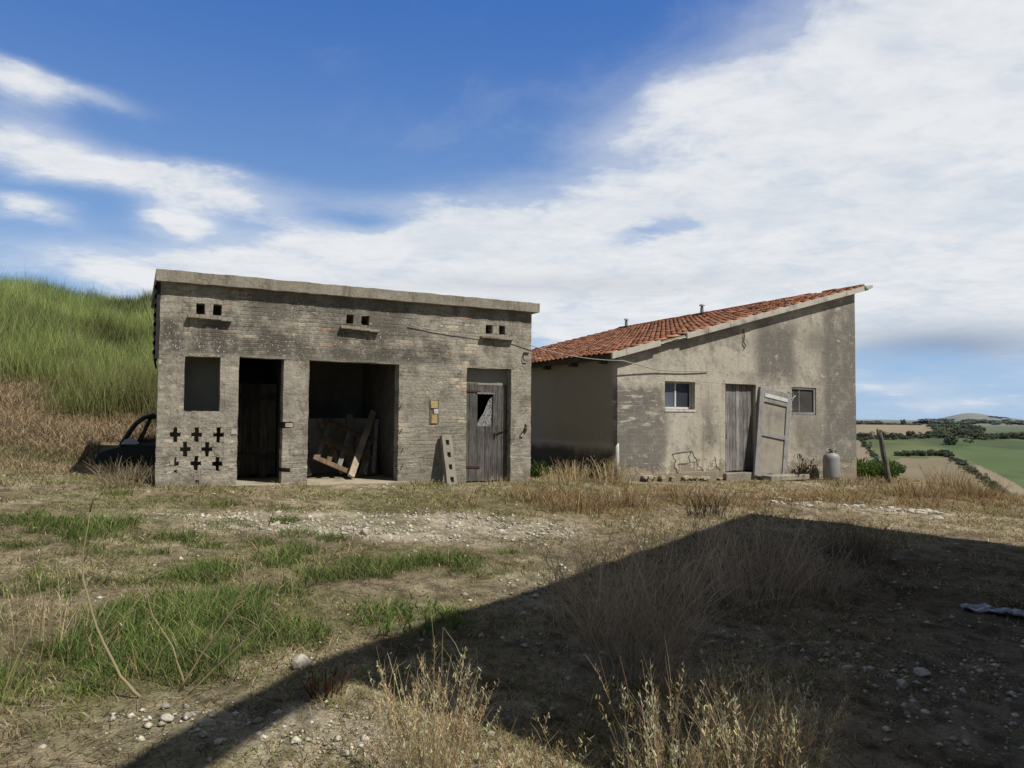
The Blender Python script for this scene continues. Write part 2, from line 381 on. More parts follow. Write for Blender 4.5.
def _plaster(g):
    p = g.coord(); x, y, z = g.sep(p)
    n = g.noise(p, 1.1, 6, .62, .5); m_ = g.noise(p, 3.6, 6, .65, .3); f = g.noise(p, 24, 6, .7)
    wx = g.add(x, g.mul(g.sub(n, .5), .9)); wz = g.add(z, g.mul(g.sub(m_, .5), .7))
    warm = g.mix(g.add(g.mul(m_, .6), g.mul(f, .4)), (.36, .325, .255), (.55, .51, .42))
    grey = g.mix(g.add(g.mul(m_, .5), g.mul(f, .5)), (.075, .070, .061), (.22, .205, .18))
    gm = g.mul(g.rect(wx, wz, -.3, 1.25, .15, 2.25, .16), .95)
    gm = g.m('MAXIMUM', gm, g.mul(g.gauss(wx, wz, 2.45, 1.25, .28, .75), .95))
    gm = g.m('MAXIMUM', gm, g.mul(g.rect(wx, wz, 3.95, 5.35, 2.45, 3.95, .30), .95))
    gm = g.m('MAXIMUM', gm, g.mul(g.rect(wx, wz, 6.15, 7.9, .3, 4.6, .28), .95))
    gm = g.m('MAXIMUM', gm, g.mul(g.rect(wx, wz, 5.1, 6.4, .7, 1.75, .25), .75))
    gm = g.m('MAXIMUM', gm, g.mul(g.gauss(wx, wz, 6.2, 3.55, .8, .45), .8))
    gm = g.mul(gm, g.ss(g.add(g.mul(n, .35), g.mul(m_, .4), g.mul(f, .25)), .30, .52))
    gm = g.m('MAXIMUM', gm, g.mul(g.ss(g.noise(p, .8, 7, .68, .6), .46, .66), .62))
    c = g.mix(gm, warm, grey)
    grain = g.noise(p, 9, 8, .75, .4)
    c = g.mix(g.mul(g.ss(grain, .50, .66), .55), c, (.135, .125, .105))
    c = g.mix(g.mul(g.ss(g.noise(g.vm('ADD', p, (3, 0, 5)), 7, 8, .75), .56, .68), .5), c, (.58, .54, .45))
    rowf = g.m('FRACT', g.mul(g.add(z, g.mul(m_, .02)), 1/.205)); rown = g.m('FLOOR', g.mul(z, 1/.205))
    colf = g.m('FRACT', g.add(g.mul(x, 1/.42), g.mul(rown, .5)))
    joint = g.m('MAXIMUM', g.ss(rowf, .0, .09, 1, 0), g.ss(colf, .0, .05, 1, 0))
    c = g.mix(g.mul(joint, g.ss(m_, .40, .58), .30), c, (.46, .43, .36))
    # pale plaster remains left of the window, horizontal
    hs = g.noise(g.comb(g.mul(x, 1.2), y, g.mul(z, 6.5)), 1.7, 5, .65)
    c = g.mix(g.mul(g.rect(wx, z, -.1, 1.0, 1.4, 2.2, .12), g.ss(hs, .53, .60), .9), c, (.50, .45, .345))
    c = g.mix(g.mul(g.ss(m_, .60, .66), g.ss(f, .4, .5), .5), c, (.55, .51, .41))
    c = g.mix(g.mul(g.rect(wx, wz, 1.3, 3.0, .2, .85, .15), .6), c, (.53, .48, .37))
    # rusty brown drips, dark run below the roof
    st = g.noise(g.comb(g.mul(x, 4.0), y, g.mul(z, .4)), 2.0, 5, .6)
    c = g.mix(g.mul(g.ss(st, .5, .7), g.rect(x, z, 2.1, 3.0, .4, 2.4, .2), .5), c, (.25, .175, .095))
    c = g.mix(g.mul(g.ss(st, .53, .72), .35), c, (.16, .145, .118))
    c = g.mix(g.mul(g.ss(m_, .5, .62), g.rect(x, z, 5.0, 6.0, .3, 1.6, .3), .55), c, (.20, .15, .09))
    # side wall (faces -x) is a darker brown, darkest at its foot
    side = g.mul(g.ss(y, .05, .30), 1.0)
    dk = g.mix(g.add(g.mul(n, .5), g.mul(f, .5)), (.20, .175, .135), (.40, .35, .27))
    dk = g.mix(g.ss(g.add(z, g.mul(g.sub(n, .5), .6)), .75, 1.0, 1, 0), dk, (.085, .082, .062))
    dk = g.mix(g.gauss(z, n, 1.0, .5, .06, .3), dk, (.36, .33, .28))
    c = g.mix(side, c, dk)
    # broken plaster near the ground: blocks and mortar showing
    bk = g.mul(g.ss(g.add(z, g.mul(g.sub(m_, .5), 1.5), g.mul(g.sub(grain, .5), .5)), .52, .56, 1, 0), g.ss(n, .40, .46), g.sub(1.0, side))
    c = g.mix(bk, c, g.mix(joint, g.mix(f, (.19, .155, .11), (.36, .31, .235)), (.50, .46, .38)))
    # pits
    c = g.mix(g.mul(g.ss(g.vor(p, 2.1), .03, .055, 1, 0), .8), c, (.52, .50, .46))
    c = g.mix(g.mul(g.ss(z, .25, .5, 1, 0), .55), c, (.20, .17, .12))
    h = g.add(g.mul(f, .8), g.mul(m_, 1.2), g.mul(grain, .9), g.mul(bk, -1.6), g.mul(joint, .12))
    return c, g.bump(h, .7, .014)
PLASTER = material('stained_lime_plaster', _plaster, .95, .15)

def _tile(g):
    a = g.attr(); p = g.coord()
    n = g.noise(p, 5, 5, .65); f = g.noise(p, 40, 4, .7)
    c = g.mix(1.0, a, g.mix(g.add(g.mul(n, .5), g.mul(f, .5)), (.55, .5, .48), (1.35, 1.35, 1.3)), 'MULTIPLY')
    c = g.mix(g.ss(g.noise(p, 1.4, 5, .7), .58, .72, 0, .45), c, (.10, .075, .052))
    c = g.mix(g.ss(g.noise(p, 11, 5, .7), .63, .7, 0, .5), c, (.36, .31, .22))
    return c, g.bump(f, .35, .006)
TILE = material('old_terracotta', _tile, .9, .2)
GREYWOOD = wood('silvered_planks', (.12, .112, .105), (.34, .32, .30))
DOORWOOD = wood('dark_grey_door_planks', (.065, .060, .058), (.21, .195, .19))
DARKWOOD = wood('dark_planks', (.05, .042, .035), (.13, .11, .09))
PALEWOOD = wood('pale_sawn_wood', (.22, .18, .13), (.46, .39, .30))
BROWNWOOD = wood('brown_pallet_wood', (.10, .07, .046), (.22, .16, .105))
POSTWOOD = wood('cracked_post_wood', (.07, .06, .05), (.24, .21, .18))
GREYPAINT = simple('worn_grey_paint', (.25, .245, .235), .4, 9, .8, dirt=(.14, .125, .105))
PANELWOOD = simple('bare_door_panel', (.29, .26, .205), .3, 5, .85, dirt=(.17, .16, .14))
RUST = simple('rusted_iron', (.075, .040, .025), .5, 20, .8, .3)
CABLE = simple('grey_cable_sheath', (.33, .31, .28), .2, 20, .6)
WHITE = simple('dirty_white_paint', (.55, .54, .50), .2, 12, .6, dirt=(.35, .32, .27))
GALV = simple('galvanised_grey_steel', (.27, .275, .275), .25, 5, .6, .15, dirt=(.19, .17, .14))
YELLOW = simple('yellowed_board', (.40, .29, .14), .35, 18, .8, dirt=(.22, .16, .09))
BLOCKMAT = simple('cement_block', (.235, .215, .175), .3, 14, .95, dirt=(.17, .15, .12))
STONE = simple('pale_limestone', (.43, .40, .33), .3, 7, .95, dirt=(.26, .22, .16))
GRAVEL = material('gravel_stones', lambda g: g.mix(1.0, g.attr(), g.mix(g.noise(g.coord(), 30, 4), (.7, .7, .7), (1.2, 1.2, 1.2)), 'MULTIPLY'), .95, .15)
CARPAINT = simple('dull_dark_car_paint', (.028, .031, .024), .4, 3, .6, 0, .3, .1, dirt=(.045, .038, .028))
CARTRIM = simple('black_rubber_trim', (.012, .012, .012), .3, 8, .7)
MESHPAPER = material('torn_patterned_paper', lambda g: g.mix(g.ss(g.noise(g.coord(), 42, 4, .6), .42, .55), (.06, .06, .06), (.32, .31, .30)), .9)
ASH = material('black_gap', lambda g: g.mix(g.noise(g.coord(), 9, 3), (.010, .009, .008), (.03, .026, .022)), .95, .1)
HOUSEWALL = simple('rendered_house_wall', (.36, .32, .25), .2, 3, .95)
SLATE = simple('blue_grey_sheet', (.20, .225, .26), .2, 6, .5)
def _glass(g): return g.mix(g.noise(g.coord(), 2.5, 3), (.02, .024, .03), (.055, .06, .07))
GLASS = material('dusty_window_glass', _glass, .3, .22)
DIMPANE = material('unlit_opening', lambda g: g.mix(g.noise(g.coord(), 3, 4), (.02, .019, .018), (.10, .095, .085)), .6, .1)  # dark colour standing in for the unlit room behind the window
CURTAIN = material('window_glass_with_curtain', lambda g: g.mix(g.noise(g.coord(), 3, 3), (.06, .075, .10), (.13, .15, .18)), .25, .3)

def leafmat(name, trans=.35):
    m = bpy.data.materials.new(name); m.use_nodes = True; t = m.node_tree; g = G(t)
    for n in list(t.nodes): t.nodes.remove(n)
    c = g.attr()
    d = t.nodes.new('ShaderNodeBsdfDiffuse'); tr = t.nodes.new('ShaderNodeBsdfTranslucent'); mx = t.nodes.new('ShaderNodeMixShader'); o = t.nodes.new('ShaderNodeOutputMaterial')
    g.link(c, d.inputs[0]); g.link(c, tr.inputs[0]); mx.inputs[0].default_value = trans
    t.links.new(d.outputs[0], mx.inputs[1]); t.links.new(tr.outputs[0], mx.inputs[2]); t.links.new(mx.outputs[0], o.inputs[0]); return m
LEAF = leafmat('plant_fibre')
FARLEAF = leafmat('far_foliage', .15)

def _ground(g):
    a = g.attr(); p = g.coord(); x, y, z = g.sep(p)
    dist = g.vm('LENGTH', p)
    near = g.ss(dist, 18, 60, 1, 0)
    n1 = g.noise(p, 2.3, 6, .65); n2 = g.noise(p, 13, 6, .7); n3 = g.noise(p, 60, 4, .7)
    k = g.add(g.mul(n1, .35), g.mul(n2, .35), g.mul(n3, .30))
    mod = g.mix(g.ss(k, .33, .67), (.42, .40, .38), (1.55, 1.52, 1.5))
    mod = g.mix(near, (1, 1, 1), mod)
    c = g.mix(1.0, a, mod, 'MULTIPLY')
    peb = g.mul(g.ss(g.vor(p, 26), .12, .24, 1, 0), g.ss(g.noise(p, 4, 4), .45, .62), near)
    c = g.mix(g.mul(peb, .55), c, (.40, .37, .31))
    far = g.sub(1.0, near)
    fv = g.noise(g.vm('MULTIPLY', p, (.012, .012, .012)), 1.0, 5, .6)
    fl = g.noise(g.comb(g.mul(g.add(x, y), .35), g.mul(g.sub(y, x), .01), 0.0), 1.0, 2)
    c = g.mix(far, c, g.mix(1.0, c, g.mix(g.add(g.mul(fv, .75), g.mul(fl, .25)), (.62, .62, .62), (1.38, 1.36, 1.34)), 'MULTIPLY'))
    hh = g.mul(g.add(g.mul(n1, .7), n2, g.mul(n3, .8), g.mul(peb, .6)), near)
    return c, g.bump(hh, .9, .035)
GROUND = material('yard_soil_and_fields', _ground, 1.0, .05)

# ------------------------------------------------------------------ the ground: one sheet to the horizon
def build_ground():
    az = np.concatenate([np.arange(-180, -46, 4), np.arange(-44, 28, .22), np.arange(28, 38.5, .075), np.arange(39, 46, .5), np.arange(48, 180, 4)])
    az = np.radians(az)
    rr = [.35]
    while rr[-1] < 30: rr.append(rr[-1]*1.0125 + .004)
    while rr[-1] < 1300: rr.append(rr[-1]*1.017)
    while rr[-1] < 9000: rr.append(rr[-1]*1.05)
    rr = np.array(rr)
    Rr, Az = np.meshgrid(rr, az, indexing='ij')
    X = Rr*np.sin(Az); Y = Rr*np.cos(Az)
    x = X.ravel(); y = Y.ravel(); r = Rr.ravel()
    z = H(x, y)
    nearm = sst(30, 12, r)
    gv = m_gravel(x, y); gr = m_green(x, y); bw = m_brown(x, y)
    z = z + nearm*(.03*(fbm(x*5, y*5, 91, 3)-.5)*(1+gv))
    # base colours
    n = sst(.25, .75, fbm(x*.8, y*.8, 101, 4))[:, None]; n2 = fbm(x*4, y*4, 103, 3)[:, None]
    soil = np.array([.225, .182, .122]); straw = np.array([.40, .34, .232]); dirt = np.array([.115, .092, .062])
    c = soil*(1-n) + straw*n
    c = c*(1-.5*sst(.55, .75, n2)) + dirt*.5*sst(.55, .75, n2)
    c = c*(1-gv[:, None]) + np.array([.46, .41, .32])*gv[:, None]
    c = c*(1-.6*gr[:, None]) + .6*gr[:, None]*np.array([.07, .085, .028])
    c = c*(1-.55*bw[:, None]) + .55*bw[:, None]*np.array([.17, .115, .06])
    u = (x-A0[0])*CU + (y-A0[1])*SU; v = -(x-A0[0])*SU + (y-A0[1])*CU
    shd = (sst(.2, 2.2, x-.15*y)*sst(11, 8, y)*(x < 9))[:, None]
    c = c*(1-.45*shd)  # soil colour darkened further where the house shadow falls
    lf = (sst(1.5, -3.5, x-.15*y)*sst(.35, .65, fbm(x*1.1, y*1.1, 109, 3)))[:, None]
    c = c*(1-.5*lf) + .5*lf*np.array([.15, .16, .062])
    crumb = sst(.58, .72, fbm(x*9, y*9, 107, 2))[:, None]*nearm[:, None]; c = c*(1-.45*crumb)
    bank = (sst(4, 6.5, v)*sst(8, 3, u))[:, None]
    bc = np.array([.24, .175, .105])*(.6+.9*n)
    grass = sst(7.5, 10.5, v)[:, None]
    bc = bc*(1-grass) + grass*np.array([.16, .18, .065])
    c = c*(1-bank) + bc*bank
    # far fields, set out on the ground east of the yard
    t = x/np.maximum(y, 1e-3); t = np.where(y > 0, t, 9)
    far = sst(60, 110, r)
    fc = np.tile(np.array([.085, .085, .045]), (len(x), 1))
    fn = fbm(x/70., y/70., 111, 3)
    tw = t + (fn-.5)*.006; rw_ = r*(1+(fn-.5)*.03)
    def put(mask, col): fc[mask] = col
    yv = y
    TAN = (.25, .205, .13); TAN2 = (.22, .175, .115); GRN = (.070, .100, .038); GRN2 = (.095, .115, .045); OLV = (.10, .102, .062)
    put((yv > 100) & (yv < 480), (.10, .085, .05))
    put((yv > 400) & (yv < 765), GRN)
    put((yv > 540) & (yv < 765) & (tw < .575+(700-yv)*.0004), GRN2)
    gvar = sst(.4, .6, fbm(x/45., y/120., 113, 3))[:, None]; mg = (yv > 400) & (yv < 765)
    fc[mg] = fc[mg]*(.8+.4*gvar[mg])
    put((yv > 300) & (yv < 765) & (tw < .497 - (yv-560)*.00008), TAN2)
    put((yv > 300) & (yv < 590) & (tw > .505) & (tw < .607 + (560-yv)*.00035), (.20, .165, .105))
    put((yv > 300) & (yv < 545) & (tw > .622 + (545-yv)*.00042) & (tw < .637 + (545-yv)*.00050), (.235, .19, .13))
    put((yv > 790) & (yv < 1230), TAN)
    put((yv > 770) & (yv < 1250) & (tw > .578), OLV)
    put((yv > 800) & (yv < 1100) & (tw > .645), (.085, .115, .06))
    put((yv > 790) & (yv < 840) & (tw > .555) & (tw < .60), TAN)
    m = (yv >= 1230); fc[m] = np.array([.13, .135, .10])*(.35+1.3*fbm(x[m]/330., y[m]/330., 117, 3)[:, None])
    hill = np.exp(-(((t-.628)/.03)**2)) * (r > 3000)
    fc = fc*(1-.6*hill[:, None]) + .6*hill[:, None]*np.array([.20, .185, .115])
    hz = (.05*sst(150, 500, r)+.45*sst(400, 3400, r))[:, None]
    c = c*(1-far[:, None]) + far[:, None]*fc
    c = c*(1-hz) + hz*np.array([.235, .27, .29])  # aerial haze mixed into the ground colour with distance
    na, nr = len(az), len(rr)
    I, J = np.meshgrid(np.arange(nr-1), np.arange(na), indexing='ij'); J2 = (J+1) % na
    F = np.stack([I*na+J, (I)*na+J2, (I+1)*na+J2, (I+1)*na+J], -1).reshape(-1, 4)[:, ::-1]
    V = np.c_[x, y, z]
    # centre cap
    V = np.vstack([V, [[0, 0, Hs(0, 0)]]]); c = np.vstack([c, c[:1]])
    cap = np.array([[len(V)-1, (j+1) % na, j, j] for j in range(na)])[:, :3]
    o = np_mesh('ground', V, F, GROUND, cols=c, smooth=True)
    tag(o, kind='structure')
    return o
build_ground()

# ------------------------------------------------------------------ BRICK SHED
shed = empty('brick_shed', (A0[0], A0[1], 0), TH, 'long flat-roofed grey brick shed with open bays and cross-shaped vent holes', 'shed')
holes = [(.378, .912, 1.632, 2.512), (1.20, 1.912, .2, 2.53), (2.335, 3.948, .2, 2.528), (5.292, 6.24, .1, 2.512)]
for cx, cz in [(.272, 1.258), (.581, 1.258), (.909, 1.25), (.419, 1.023), (.743, 1.022), (.585, .797), (.903, .783)]:
    holes += [(cx-.029, cx+.029, cz-.118, cz+.118), (cx-.079, cx+.079, cz-.034, cz+.034)]
holes += [(.25, .295, .80, .90), (.20, .335, .765, .835), (.265, .31, .655, .70)]        # the broken one
holes += [(.585, .635, .455, .53)]
for a in [(.522, .656, 3.195, 3.371), (.779, .912, 3.192, 3.373), (2.962, 3.09, 3.20, 3.36), (3.225, 3.372, 3.196, 3.36), (5.68, 5.83, 3.19, 3.36), (5.963, 6.103, 3.19, 3.36)]:
    holes.append(a)
holes += [(1.90, 2.09, 1.36, 1.46), (1.90, 2.05, .62, .69)]   # bricks missing at the jambs
wm = wall_holes(0, 6.69, -.2, 3.665, 0, .24, holes, step=.22, edge=.007)
wm.build('front_wall', BRICK, shed)
m = MB(); m.add([(0, .002, -.2), (.10, 3.0, -.2), (.34, 3.0, -.2), (.24, .002, -.2), (0, .002, 3.66), (.10, 3.0, 3.66), (.34, 3.0, 3.66), (.24, .002, 3.66)][0:0] or
  [(.003, .243, -.2), (.10, 3.0, -.2), (.30, 3.0, -.2), (.22, .243, -.2), (.003, .243, 3.66), (.10, 3.0, 3.66), (.30, 3.0, 3.66), (.22, .243, 3.66)],
  [(0, 1, 5, 4), (1, 2, 6, 5), (2, 3, 7, 6), (3, 0, 4, 7), (4, 5, 6, 7), (0, 3, 2, 1)])
m.build('side_wall', BRICK, shed)
m = MB(); m.box(6.48, 6.687, .243, 3.0, -.2, 3.66); m.build('side_wall', BRICK, shed)
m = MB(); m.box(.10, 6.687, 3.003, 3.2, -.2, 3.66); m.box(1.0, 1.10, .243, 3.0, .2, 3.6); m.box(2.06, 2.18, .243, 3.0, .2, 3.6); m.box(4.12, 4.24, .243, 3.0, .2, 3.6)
m.build('inner_wall', INNERDARK, shed)
m = MB(); m.box(.22, .99, 1.0, 1.04, .42, 3.5, .003); m.build('inner_partition', simple('dusty_inner_render', (.42, .40, .35), .3, 3, .95), shed)
m = MB()   # roof slab with a slightly ragged lip
n = 60; rnd = random.Random(3)
for i in range(n):
    pass
xs = np.linspace(-.075, 6.80, 61); V = []; F = []
for i, xx in enumerate(xs):
    j = lambda s: rnd.uniform(-s, s)
    zt = 3.845 + j(.006) + .003*math.sin(i*.7); zb = 3.665 + j(.005)
    V += [(xx, -.13+j(.006), zb), (xx, -.135+j(.006), zt), (xx, 3.3, zt), (xx, 3.3, zb)]
for i in range(60):
    a = i*4; F += [(a, a+4, a+5, a+1), (a+1, a+5, a+6, a+2), (a+2, a+6, a+7, a+3), (a+3, a+7, a+4, a)]
F += [(0, 1, 2, 3), (243, 242, 241, 240)]
m.add(V, F); m.build('roof_slab', CONC, shed)
for (a, b, z0, z1, t) in [(.40, 1.065, 3.125, 3.175, -.008), (2.85, 3.54, 3.105, 3.15, -.01), (5.56, 6.26, 3.095, 3.14, -.005)]:
    m = MB(); nb = 4
    for i in range(nb):
        x0 = a+(b-a)*i/nb; x1 = a+(b-a)*(i+1)/nb-.002; dz = t*i/nb*4+rnd.uniform(-.003, .003)
        m.box(x0, x1, -.09+rnd.uniform(-.006, .006), .05, z0+dz, z1+dz, .002)
    o = m.build('vent_ledge', CONC, shed, .005)
m = MB(); m.box(1.12, 2.05, -.02, 3.0, .05, .43, .004); m.box(2.20, 4.10, -.055, 3.0, .02, .40, .004); m.box(4.26, 6.47, .02, 3.0, .0, .31, .004); m.box(.3, .99, .25, 3.0, 0, .42)
m.build('floor_slab', simple('dusty_floor_concrete', (.36, .32, .235), .25, 6, .95, dirt=(.22, .19, .13)), shed, .01)
m = MB(); m.box(2.20, 4.10, 2.2, 2.3, .402, 1.52, .01); m.build('low_partition', simple('grey_block_partition', (.26, .24, .21), .45, 5, .95), shed)
# reveal lintel panel above the plank door
m = MB(); m.box(5.294, 6.238, .17, .205, 2.20, 2.51, .002); m.build('transom_panel', simple('smooth_cement', (.27, .255, .215), .18, 3, .95), shed)
# the plank door with its broken light
dr = empty('plank_door', (0, 0, 0)); dr.parent = shed
m = MB(); rnd = random.Random(8)
zt = 2.20; zb = .335
hx0, hx1, hz0, hz1 = 5.60, 5.93, 1.40, 2.02
edges = [5.30, 5.425, 5.60, 5.765, 5.93, 6.03, 6.13, 6.225]
for a, b in zip(edges, edges[1:]):
    g_ = rnd.uniform(.65, 1.25); m.cc = (g_, g_*rnd.uniform(.96, 1.02), g_*rnd.uniform(.93, 1.05))
    y = .155+rnd.uniform(0, .012)
    top = zt + (.03 if b < 5.61 else rnd.uniform(-.012, .006))
    if a >= hx0-.001 and b <= hx1+.001:
        m.box(a, b-.006, y, y+.03, zb, hz0); m.box(a, b-.006, y, y+.03, hz1, top)
    else: m.box(a, b-.006, y, y+.03, zb+rnd.uniform(0, .015), top)
m.cc = (.9, .9, .9); m.box(5.31, 6.2, .21, .235, .5, .6); m.box(5.31, 6.2, .21, .235, 2.06, 2.15)
m.build('plank_leaf', DOORWOOD, dr, .003, cols=True)
m = MB(); m.add([(5.60, .192, 1.40), (5.93, .196, 1.40), (5.935, .190, 2.0), (5.85, .20, 1.90), (5.74, .188, 1.66), (5.62, .195, 1.48)], [(0, 1, 2, 3, 4, 5)])
m.build('torn_paper', MESHPAPER, dr)
m = MB(); m.box(5.58, 5.95, .148, .163, 2.02, 2.05); m.cc = (1, 1, 1); m.build('window_rail', GREYWOOD, dr, .003, cols=True)
for z in (2.08, .62):
    m = MB(); m.beam((5.30, .155, z), (5.66, .155, z-.015), .012, .035); m.tube([(5.31, .14, z-.04), (5.31, .14, z+.04)], .014, 8); m.build('strap_hinge', RUST, dr)
m = MB(); m.tube([(5.97, .15, 1.23), (6.03, .145, 1.27), (6.18, .14, 1.315), (6.25, .12, 1.32)], .012, 6); m.tube([(5.97, .15, 1.18), (5.97, .15, 1.27)], .016, 6); m.build('latch_bar', RUST, dr)
# niche with yellowed boards
nb_ = empty('meter_niche', (4.635, 0, 1.66)); nb_.parent = shed
m = MB(); m.box(-.095, .095, -.006, .002, -.225, .225); m.build('niche_back', simple('niche_mortar', (.14, .12, .09), .4, 20), nb_)
m = MB(); m.box(-.075, .065, -.022, -.008, .07, .21, .004); m.build('yellow_board', YELLOW, nb_, .003); m = MB(); m.box(-.06, .055, -.022, -.008, -.21, -.04, .004); m.build('yellow_board', YELLOW, nb_, .003)
m = MB(); m.box(-.01, .075, -.03, -.012, -.035, .055, .004); m.build('white_fuse_block', WHITE, nb_, .004)
# rusty hook, door brackets and cable clamp
m = MB(); m.tube([(6.57, 0, 1.40), (6.56, -.07, 1.41), (6.50, -.09, 1.36), (6.48, -.07, 1.29), (6.52, -.05, 1.25)], .014, 6); m.tube([(6.57, .01, 1.44), (6.57, -.02, 1.30)], .02, 6); m.build('iron_hook', RUST, shed)
m = MB(); m.beam((6.50, -.012, 2.85), (6.62, -.012, 2.85), .012, .03); m.tube([(6.50, -.02, 2.83), (6.49, -.03, 2.75), (6.51, -.03, 2.69), (6.59, -.03, 2.69)], .010, 6); m.build('cable_clamp', RUST, shed)
for (x, z) in ((3.975, 1.74), (3.99, 1.30), (4.02, .95), (4.02, .66)):
    m = MB(); m.tube([(x, .01, z), (x, -.03, z+.005), (x+.01, -.035, z+.05)], .008, 5); m.build('door_pintle', RUST, shed)
m = MB(); m.box(1.955, 2.085, .004, .05, 1.375, 1.445, .006); m.build('pale_brick', simple('pale_brick', (.42, .37, .31), .2, 9), shed, .004)
for (a, b, z0, z1) in ((1.10, 1.185, 1.262, 1.335), (1.08, 1.15, .70, .75)):
    m = MB(); m.box(a, b, -.012, .04, z0, z1, .004); m.build('pale_brick', bpy.data.materials['pale_brick'], shed, .004)
# dark corrugated panel on the left end, its edge in view
m = MB(); V = []; F = []; nz = 60
for i in range(nz+1):
    z = 2.44 + (3.655-2.44)*i/nz; w = .018*math.sin(i*2*math.pi/7.2)
    V += [(-.075+w, -.05, z), (-.03+w+.06, 2.9, z), (-.069+w, -.05, z), (-.024+w+.06, 2.9, z)]
for i in range(nz):
    a = i*4; F += [(a, a+1, a+5, a+4), (a+2, a+6, a+7, a+3), (a, a+4, a+6, a+2)]
m.add(V, F); m.box(-.05, -.004, -.01, .05, 2.45, 3.655); m.build('corrugated_panel', simple('tarred_sheet', (.03, .026, .026), .4, 7, .8), shed)
# inner plank door, deep in the narrow doorway
m = MB(); rnd = random.Random(2)
for i in range(6):
    g_ = rnd.uniform(.6, 1.2); m.cc = (g_, g_, g_); m.box(1.13+i*.15, 1.13+i*.15+.143, 1.3, 1.33, .44+.05*(i % 2), 2.15)
m.cc = (.6, .6, .6); m.box(1.13, 2.04, 1.27, 1.298, .75, .87); m.box(1.13, 2.04, 1.27, 1.298, 1.85, 1.95)
m.build('inner_plank_door', DARKWOOD, shed, cols=True)

# things in the open bay
def loc_in(frame, u, v, z): x, y = frame(u, v); return (x, y, z)
pl = empty('wooden_pallet', loc_in(lw, 3.10, .95, .55), TH, 'old brown wooden pallet propped up inside the wide open bay', 'pallet')
pl.rotation_euler = (R_(-36), R_(24), TH+R_(-4)); pl.scale = (.92, .9, .92)
rnd = random.Random(4)
for i in range(5):
    m = MB(); g_ = rnd.uniform(.7, 1.2); m.cc = (g_, g_, g_); x = -.48+i*.24; m.box(x-.05, x+.05, -.012, .012, .03, 1.15, .004); m.build('slat', GREYWOOD if i != 1 else BROWNWOOD, pl, .003, cols=True)
for z in (.06, .56, 1.07):
    m = MB(); m.cc = (.95, .9, .85); m.box(-.56, .56, -.04, -.013, z-.06, z+.06, .004); m.build('stringer', BROWNWOOD, pl, .004, cols=True)
for (p, q, w, mat, lab) in [((3.26, .62, .41), (4.0, 1.75, 1.66), .12, PALEWOOD, 'pale squared plank leaning in front of the pallet in the open bay'),
                            ((3.62, 1.0, .41), (4.03, 1.9, 1.45), .09, GREYWOOD, 'thin grey plank leaning on the right wall of the open bay'),
                            ((2.50, 1.7, .41), (2.62, 2.16, 1.75), .16, DARKWOOD, 'dark broad plank standing upright at the left back of the open bay'),
                            ((3.45, 1.5, .41), (3.62, 2.16, 1.60), .13, GREYWOOD, 'grey plank leaning on the low partition behind the pallet'),
                            ((3.30, 1.35, .41), (3.0, 2.15, 1.5), .10, PALEWOOD, 'pale narrow batten leaning left behind the pallet'),
                            ((2.62, 1.2, .41), (2.40, 2.1, 1.35), .12, GREYWOOD, 'grey plank leaning on the left wall of the open bay'),
                            ((3.85, 1.2, .41), (4.07, 1.75, 1.50), .08, GREYWOOD, 'narrowest grey batten at the right wall of the open bay')]:
    m = MB(); m.cc = (1.15, 1.12, 1.08); d = Vector(q)-Vector(p); m.beam((0, 0, .05), d, w, .055, (0, -1, .3), .004)
    x, y = lw(p[0], p[1]); o = m.build('plank', mat, None, .004, cols=True); o.location = (x, y, p[2]); o.rotation_euler = (0, 0, TH); tag(o, lab, 'plank')
m = MB(); m.cc = (.8, .8, .8); m.box(-.18, .18, -.02, .02, 0, .42, .01); o = m.build('board', BROWNWOOD, None, .004, cols=True)
o.location = (*lw(3.8, 1.3), .405); o.rotation_euler = (R_(-18), 0, TH); tag(o, 'short broad brown board standing behind the planks in the open bay', 'board')

# ------------------------------------------------------------------ hollow block leaning on the shed
m = MB(); w, t, h = .205, .10, 1.0
hb = wall_holes(-w/2, w/2, 0, h, -t/2, t/2-.03, [(-.032, .038, .10+.235*i, .20+.235*i) for i in range(4)], step=.12, edge=.004)
o = hb.build('block_face', BLOCKMAT)
root = empty('hollow_block', (*lw(4.84, -.40), .28), TH, 'long hollow cement block with four holes leaning on the brick wall beside the plank door', 'hollow block')
root.rotation_euler = (R_(-19.5), R_(1.5), TH+R_(4)); o.parent = root
m = MB(); m.box(-w/2, w/2, t/2-.03, t/2, 0.0, h, .002); m.build('block_back', BLOCKMAT, root)

# ------------------------------------------------------------------ TILED SHED
ts = empty('tiled_shed', (B0[0], B0[1], 0), TH, 'plastered mono-pitch shed with red tiled roof and stained front', 'shed')
RS = .266
def zr(u): return 2.796 + RS*(u+.24)        # underside of the roof slab
LV = 10.4
wallm = wall_holes(0, 7.42, -.35, 3.6, 0, .25, [(1.25, 2.10, 1.72, 2.39), (5.105, 5.96, 1.688, 2.36), (2.99, 3.94, .355, 2.382)], step=.25, edge=.004)
# upper part follows the slope
V = wallm.v; zmax = 3.6
cut = 2.42
wallm.v = [((x, y, z) if z <= cut else (x, y, cut + (z-cut)/(zmax-cut)*(zr(x)-.002-cut))) for x, y, z in V]
wallm.build('front_wall', PLASTER, ts)
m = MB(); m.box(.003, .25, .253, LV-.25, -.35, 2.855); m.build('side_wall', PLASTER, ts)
m = MB(); m.box(7.17, 7.417, .253, LV-.25, -1.2, 4.76); m.prism([(.003, -.5), (7.417, -1.2), (7.417, zr(7.417)-.01), (.003, zr(0)-.01)], LV-.247, LV); m.build('back_wall', PLASTER, ts)
